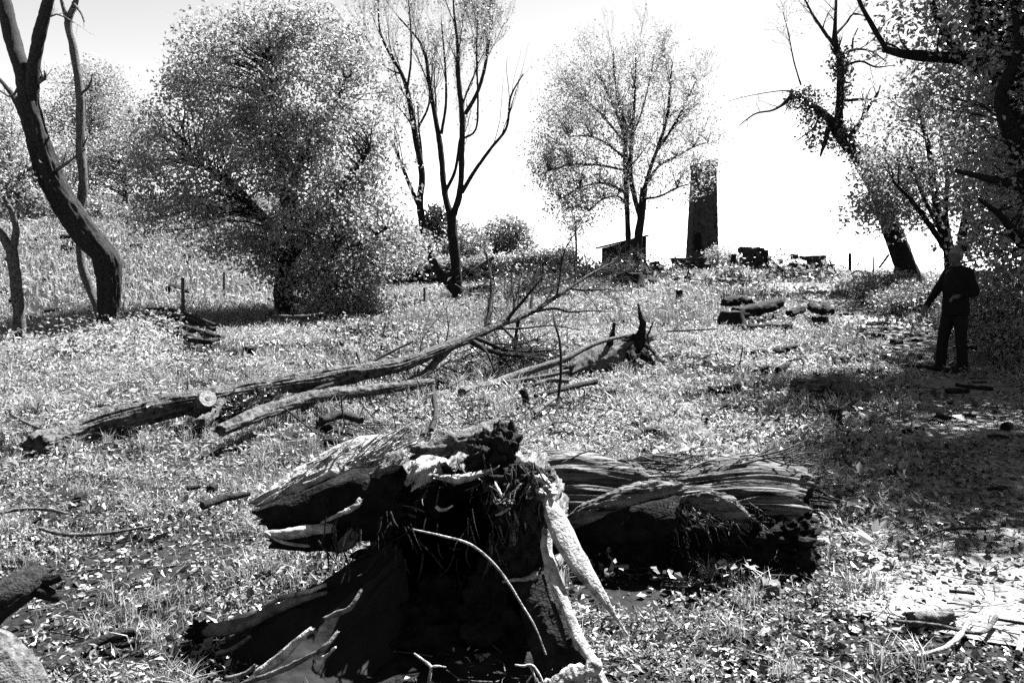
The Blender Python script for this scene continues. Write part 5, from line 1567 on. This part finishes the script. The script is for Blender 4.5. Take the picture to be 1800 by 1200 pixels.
def person():
    g = G(1674, 652)
    t = thing('person', 'man in dark jacket and trousers standing by the path in shade', 'person', g)
    t.rotation_euler = (0, 0, R(12))          # the figure is built facing -X; turned a little to the camera
    S = 1.0
    t.scale = (.93, .93, .97)

    def cap(mb, pts, rad, seg=16, n=None, squash=1.0):
        tube(mb, np.array(pts) * S, np.array(rad) * S, seg=seg, n=n or len(pts) * 5, squash=squash)

    def ball(mb, c, r):
        v, q = rough_lump(np.array(c) * S, np.array(r) * S, 0, amp=0, n=20, seg=24)
        mb.add(v, q)

    # joints (x forward is -x, y: + is his right when facing -x)
    hip = {1: (0.0, .095, .92), -1: (0.01, -.095, .92)}
    knee = {1: (-.08, .12, .50), -1: (.03, -.11, .50)}
    ank = {1: (-.10, .13, .09), -1: (.08, -.11, .09)}
    sh = {1: (0.02, .19, 1.40), -1: (0.02, -.19, 1.40)}
    elb = {1: (-.14, .24, 1.14), -1: (.09, -.28, 1.13)}
    wri = {1: (-.40, .12, .92), -1: (-.13, -.23, 1.08)}
    # body: head, neck, torso, arms, hands and legs joined into one surface
    b = MB()
    ball(b, (-.035, 0, 1.635), (.095, .075, .118))
    ball(b, (-.055, 0, 1.575), (.07, .058, .065))            # jaw
    cap(b, [(-.125, 0, 1.645), (-.143, 0, 1.62), (-.150, 0, 1.605), (-.125, 0, 1.597)], [.008, .013, .017, .012], 8)   # nose
    for y in (-1, 1):
        ball(b, (-.03, y * .077, 1.625), (.02, .010, .032))  # ears
        ball(b, (-.118, y * .032, 1.655), (.014, .020, .007))  # brow
        ball(b, (-.116, y * .032, 1.636), (.010, .013, .008))  # eyes
    ball(b, (-.122, 0, 1.566), (.010, .024, .006))           # lips
    ball(b, (-.120, 0, 1.553), (.011, .020, .006))
    ball(b, (-.112, 0, 1.527), (.016, .022, .016))           # chin
    cap(b, [(.01, 0, 1.43), (.0, 0, 1.50), (-.02, 0, 1.58)], [.066, .056, .056])
    cap(b, [(.01, 0, .90), (.0, 0, 1.05), (.01, 0, 1.25), (.015, 0, 1.40), (.01, 0, 1.45)], [.13, .125, .14, .13, .07], 24, squash=1.25)
    for s in (-1, 1):
        cap(b, [(.01, s * .1, 1.40), sh[s], elb[s], wri[s]], [.06, .058, .043, .028])
        cap(b, [hip[s], knee[s], ank[s]], [.085, .058, .040])
        cap(b, [(ank[s][0] + .03, ank[s][1], .05), (ank[s][0] - .06, ank[s][1], .05), (ank[s][0] - .15, ank[s][1], .035)], [.04, .042, .03])
        w = np.array(wri[s])
        f = unit(w - np.array(elb[s]))
        lat = unit(np.cross(f, [0, 0, 1.0])) * (1 if s > 0 else -1)
        dn = np.cross(f, lat)
        dn = dn if dn[2] < 0 else -dn
        pc = w + f * .045
        cap(b, [w - f * .01, pc, w + f * .09], [.027, .034, .030], 12)
        for k, (o, ln) in enumerate(((-.027, .060), (-.009, .075), (.009, .070), (.026, .055))):
            q0 = w + f * .085 + lat * o
            q1 = q0 + f * ln * .5 + dn * .012
            q2 = q1 + f * ln * .3 + dn * .022
            q3 = q2 + f * ln * .05 + dn * .026
            cap(b, [q0 - f * .02, q0, q1, q2, q3], [.0095, .0095, .009, .008, .007], 8)
        th0 = w + f * .025 - lat * .026
        cap(b, [th0, th0 + f * .03 - lat * .018 + dn * .008, th0 + f * .06 - lat * .016 + dn * .022], [.012, .0105, .0085], 8)
    remeshed('body', b, .0095, 2, M['skin'], t)
    # jacket to the hip with collar and cuffs
    b = MB()
    cap(b, [(.01, 0, .80), (.01, 0, .86), (.0, 0, 1.02), (.01, 0, 1.22), (.015, 0, 1.40), (.015, 0, 1.455)], [.165, .172, .158, .168, .150, .085], 28, squash=1.25)
    cap(b, [(.012, 0, 1.44), (.0, 0, 1.50)], [.078, .074], 20)
    for s in (-1, 1):
        a = np.array(wri[s])
        e = np.array(elb[s])
        cap(b, [(.01, s * .1, 1.39), sh[s], (np.array(sh[s]) + e) / 2, e, (e + a) / 2, a - unit(a - e) * .005], [.085, .085, .068, .062, .052, .045], 18)
    remeshed('jacket', b, .012, 3, M['cloth'], t)
    b = MB()
    cap(b, [(.01, 0, .84), (.01, 0, .96)], [.135, .135], 24, squash=1.2)
    for s in (-1, 1):
        cap(b, [(hip[s][0], hip[s][1] * .9, .93), ((hip[s][0] + knee[s][0]) / 2, hip[s][1] * 1.05, .72), knee[s], ((knee[s][0] + ank[s][0]) / 2, ank[s][1], .30), (ank[s][0], ank[s][1], .11), (ank[s][0], ank[s][1], .07)], [.108, .098, .08, .076, .074, .074], 20)
    remeshed('trousers', b, .012, 3, M['denim'], t)
    for s in (-1, 1):
        b = MB()
        a = ank[s]
        cap(b, [(a[0] + .055, a[1], .045), (a[0], a[1], .05), (a[0] - .09, a[1], .045), (a[0] - .17, a[1], .035), (a[0] - .205, a[1], .03)], [.042, .05, .048, .042, .022], 16)
        cap(b, [(a[0], a[1], .05), (a[0], a[1], .14)], [.052, .05], 14)
        box(b, np.array([a[0] - .21, a[1] - .045, 0]), np.array([a[0] + .09, a[1] + .045, .025]))
        remeshed('boot', b, .007, 3, M['leather'], t)
    b = MB()
    v, q = rough_lump((-.018, 0, 1.668), (.104, .086, .105), 77, amp=.05, freq=14, n=40, seg=48)
    keep = np.ones(len(v), bool)
    v[:, 0] = np.where((v[:, 2] < 1.67) & (v[:, 0] < -.045), -.045 + .2 * (v[:, 0] + .045), v[:, 0])
    v[:, 2] = np.maximum(v[:, 2], 1.585)
    b.add(v, q)
    remeshed('hair', b, .006, 2, M['hair'], t)


person()

# ------------------------------------------------------------------ ground cover
def in_view(n, d0, d1, rg, margin=1.12, power=1.0):
    d = np.sqrt(rg.uniform(d0 ** 2, d1 ** 2, n))
    x = rg.uniform(-1, 1, n) * (0.6 * margin * d + .7) + rg.normal(size=n) * .15
    return x, d


SC = np.array([P(760, 1040, 3.6)[0], 3.55])     # stump
LC = np.array([P(1090, 1050, 4.0)[0], 3.95])


def bare(x, y):
    """0..1: bare earth under the stump, the log and on the path"""
    a = np.exp(-((x - SC[0] + .12) / .75) ** 4 - ((y - SC[1] + .25) / .55) ** 4)
    c = np.exp(-((x - LC[0]) / .30) ** 4 - ((y - LC[1]) / .24) ** 4)
    return np.maximum(a, c)


def cover(name, d0, d1, nplants, per, spread, size, hgt, mat, seed, label, cat, dens=None, flat=.3, width=.45, updir=.12):
    rg = np.random.default_rng(seed)
    x, y = in_view(nplants, d0, d1, rg)
    k = np.ones(len(x))
    if dens is not None:
        k = dens(x, y)
    k = k * (1 - bare(x, y))
    s = rg.uniform(size=len(x)) < k
    x, y = x[s], y[s]
    sc = rg.uniform(.6, 1.4, len(x))
    X = np.repeat(x, per) + rg.normal(size=len(x) * per) * spread * np.repeat(sc, per)
    Yv = np.repeat(y, per) + rg.normal(size=len(x) * per) * spread * np.repeat(sc, per)
    Zv = height(X, Yv) + rg.uniform(0, 1, len(X)) ** 1.3 * hgt * np.repeat(sc, per) + .004
    b = MB()
    leaf_quads(b, np.stack([X, Yv, Zv], 1), size * np.repeat(np.clip(np.exp(rg.normal(size=len(x)) * .3), .5, 1.45), per) * rg.uniform(.5, 1.35, len(X)), rg, flat=flat, width=width, updir=updir)
    o = b.build(name, M[mat], smooth=False, kind='stuff')
    return tag(o, label, cat)


def patch(x, y, f, seed, lo, hi):
    return sstep(lo, hi, fbm(x * f, y * f, .3, seed, 2))


pd = path_dist
weed_near = lambda x, y: np.clip(.04 + .95 * patch(x, y, 1.1, 601, -.25, .2) * (.12 + .88 * patch(x, y, 4.5, 631, -.2, .2)), 0, 1) * np.where(x > .75 + .25 * (y - 3), .55, 1) * sstep(.3, .8, pd(x, y))
cover('weeds', 2.4, 6.2, 27000, 9, .03, .026, .055, 'leaf', 611, 'low small leaved weeds covering the near ground', 'weeds', weed_near)
cover('weeds', 6.0, 11.5, 29000, 9, .055, .042, .09, 'leaf_pale', 612, 'low weeds covering the middle of the clearing', 'weeds', lambda x, y: np.clip(.05 + .95 * patch(x, y, .7, 602, -.3, .3) * (.12 + .88 * patch(x, y, 2.6, 632, -.2, .2)), 0, 1) * sstep(.5, 1.0, pd(x, y)))
cover('weeds', 11.5, 22, 21000, 11, .09, .062, .14, 'leaf_pale', 613, 'weeds covering the ground toward the trees', 'weeds', lambda x, y: np.clip(.12 + .95 * patch(x, y, .45, 603, -.3, .3) * (.12 + .88 * patch(x, y, 1.4, 633, -.2, .2)), 0, 1) * sstep(.5, 1.1, pd(x, y)))
cover('weeds', 22, 52, 11000, 7, .17, .12, .14, 'leaf_pale', 614, 'rough growth on the hillside and far rise', 'weeds')
# taller pale nettles on the left and behind the felled trunk
cover('nettles', 7.5, 17, 3400, 44, .13, .075, .42, 'leaf_pale', 615, 'tall pale nettle growth on the left behind the felled trunk', 'nettles',
      lambda x, y: np.clip(patch(x, y, .6, 604, -.5, .3), 0, 1) * sstep(-.36, -.46, x / y), flat=.5)
# broad leaves on the right of the rotten log
cover('broad_leaves', 4.4, 10.5, 5000, 7, .06, .072, .11, 'leaf_pale', 616, 'broad drooping leaves right of the rotten log', 'leaves',
      lambda x, y: sstep(.13, .22, x / y) * sstep(.52, .42, x / y) * np.clip(.35 + patch(x, y, .9, 605, -.4, .4), 0, 1), flat=.35, width=.42, updir=.15)
# flat dry litter
cover('leaf_litter', 2.6, 9, 24000, 3, .05, .03, .014, 'litter', 617, 'dry fallen leaves on the near ground at the right', 'leaf litter', lambda x, y: np.where(x > .05 * y, 1, .35), flat=.8, width=.7, updir=0)
cover('leaf_litter', 2.6, 8, 12000, 3, .06, .04, .03, 'leaf_dark', 619, 'dark rotting leaves mixed through the near ground', 'leaf litter', lambda x, y: patch(x, y, 1.3, 609, -.2, .3), flat=.4, width=.6)
cover('leaf_litter', 8, 18, 6000, 4, .12, .07, .06, 'leaf_dark', 620, 'dark rotting leaves mixed through the far ground', 'leaf litter', lambda x, y: patch(x, y, .5, 610, -.2, .3), flat=.4, width=.6)
cover('leaf_litter', 9, 24, 9000, 3, .1, .07, .02, 'litter', 618, 'dry fallen leaves along the far path', 'leaf litter', lambda x, y: sstep(2.6, .8, pd(x, y)), flat=.8, width=.7, updir=0)


def grass(d0, d1, n, h, w, seed, label, dens):
    rg = np.random.default_rng(seed)
    x, y = in_view(n, d0, d1, rg)
    s = rg.uniform(size=n) < dens(x, y) * (1 - bare(x, y))
    x, y = x[s], y[s]
    z = height(x, y)
    b = MB()
    blade_quads(b, np.stack([x, y, z - .005], 1), h * rg.uniform(.4, 1.3, len(x)), rg, width=w, lean=.9)
    o = b.build('grass', M['grass'], smooth=False, kind='stuff')
    return tag(o, label, 'grass')


grass(2.6, 6.5, 42000, .07, .0022, 621, 'short bright grass on the near left ground', lambda x, y: np.clip(.15 + .85 * patch(x, y, .9, 606, -.1, .5), 0, 1) * np.where(x > .1 * y, .35, 1) * sstep(.2, .6, pd(x, y)))
grass(6.5, 13, 36000, .10, .0035, 622, 'rough grass in the middle of the clearing', lambda x, y: np.clip(.15 + .85 * patch(x, y, .6, 607, -.1, .5), 0, 1) * sstep(.3, .7, pd(x, y)))
grass(13, 30, 36000, .17, .009, 623, 'grass on the far field and bank', lambda x, y: np.clip(.2 + .8 * patch(x, y, .35, 608, -.4, .4), 0, 1) * sstep(.3, .8, pd(x, y)))

grass(21, 54, 62000, .26, .022, 624, 'smooth bright grass on the hillside and the far rise', lambda x, y: np.where(x < -3, 1.0, .5) * sstep(.4, .9, pd(x, y)))


def twig_litter(d0, d1, n, L, r, seed, label, dens):
    rg = np.random.default_rng(seed)
    x, y = in_view(n, d0, d1, rg)
    s = rg.uniform(size=n) < dens(x, y)
    b = MB()
    for a, c in zip(x[s], y[s]):
        az = rg.uniform(0, 2 * np.pi)
        l = L * rg.uniform(.3, 1.2)
        d = np.array([math.cos(az), math.sin(az)])
        k = rg.normal(size=2) * l * .12
        q = np.array([[a, c], [a + d[0] * l * .5 + k[0], c + d[1] * l * .5 + k[1]], [a + d[0] * l, c + d[1] * l]])
        z = height(q[:, 0], q[:, 1]) + .012 + rg.uniform(0, .03, 3)
        tube(b, np.c_[q, z], np.array([1, .8, .4]) * r * rg.uniform(.5, 1.4), seg=4, n=4, cap=False)
    o = b.build('twig_litter', M['bark_pale'], kind='stuff')
    return tag(o, label, 'twigs')


twig_litter(2.7, 7, 2600, .22, .0032, 631, 'thin broken twigs littering the near ground', lambda x, y: np.where(x > .05 * y, .9, .3) * (1 - .7 * bare(x, y)))
twig_litter(7, 14, 900, .5, .007, 632, 'broken twigs littering the middle of the clearing', lambda x, y: .7 + 0 * x)


def tufts(d0, d1, n, per, h, w, seed, label):
    rg = np.random.default_rng(seed)
    x, y = in_view(n, d0, d1, rg)
    s = rg.uniform(size=n) < (1 - bare(x, y)) * sstep(.3, .8, path_dist(x, y))
    x, y = np.repeat(x[s], per), np.repeat(y[s], per)
    x = x + rg.normal(size=len(x)) * h * .22
    y = y + rg.normal(size=len(y)) * h * .22
    b = MB()
    blade_quads(b, np.stack([x, y, height(x, y) - .005], 1), h * rg.uniform(.5, 1.3, len(x)), rg, width=w, lean=.8)
    tag(b.build('grass_tufts', M['grass'], smooth=False, kind='stuff'), label, 'grass')


tufts(2.8, 8, 330, 45, .13, .0028, 641, 'longer grass tufts scattered over the near ground')
tufts(8, 22, 700, 40, .22, .006, 642, 'longer grass tufts scattered over the far ground')


def debris(d0, d1, n, L, r, seed, label):
    rg = np.random.default_rng(seed)
    x, y = in_view(n, d0, d1, rg)
    b = MB()
    for i, (a, c) in enumerate(zip(x, y)):
        az = rg.normal() * .6
        l = L * rg.uniform(.4, 1.3)
        d = np.array([math.cos(az), math.sin(az)]) * l
        rr = r * rg.uniform(.5, 1.4)
        q = np.array([[a, c], [a + d[0] * .5, c + d[1] * .5], [a + d[0], c + d[1]]])
        z = height(q[:, 0], q[:, 1]) + rr * .6 + .01
        tube(b, np.c_[q, z], [rr, rr * 1.05, rr * .8], seg=7, n=8, bark=.2, freq=2, lump=.3, seed=i)
    tag(b.build('wood_debris', M['bark_dark'], kind='stuff'), label, 'wood debris')


debris(4.5, 10, 60, .16, .018, 651, 'small dark wood fragments strewn in the clearing')
debris(24, 34, 70, .7, .10, 653, 'dark lumps of cut wood along the rise')
debris(7, 16, 170, .22, .03, 654, 'broken bark pieces and dark wood bits across the clearing')
debris(10, 26, 150, .4, .045, 652, 'dark wood fragments strewn up the slope')
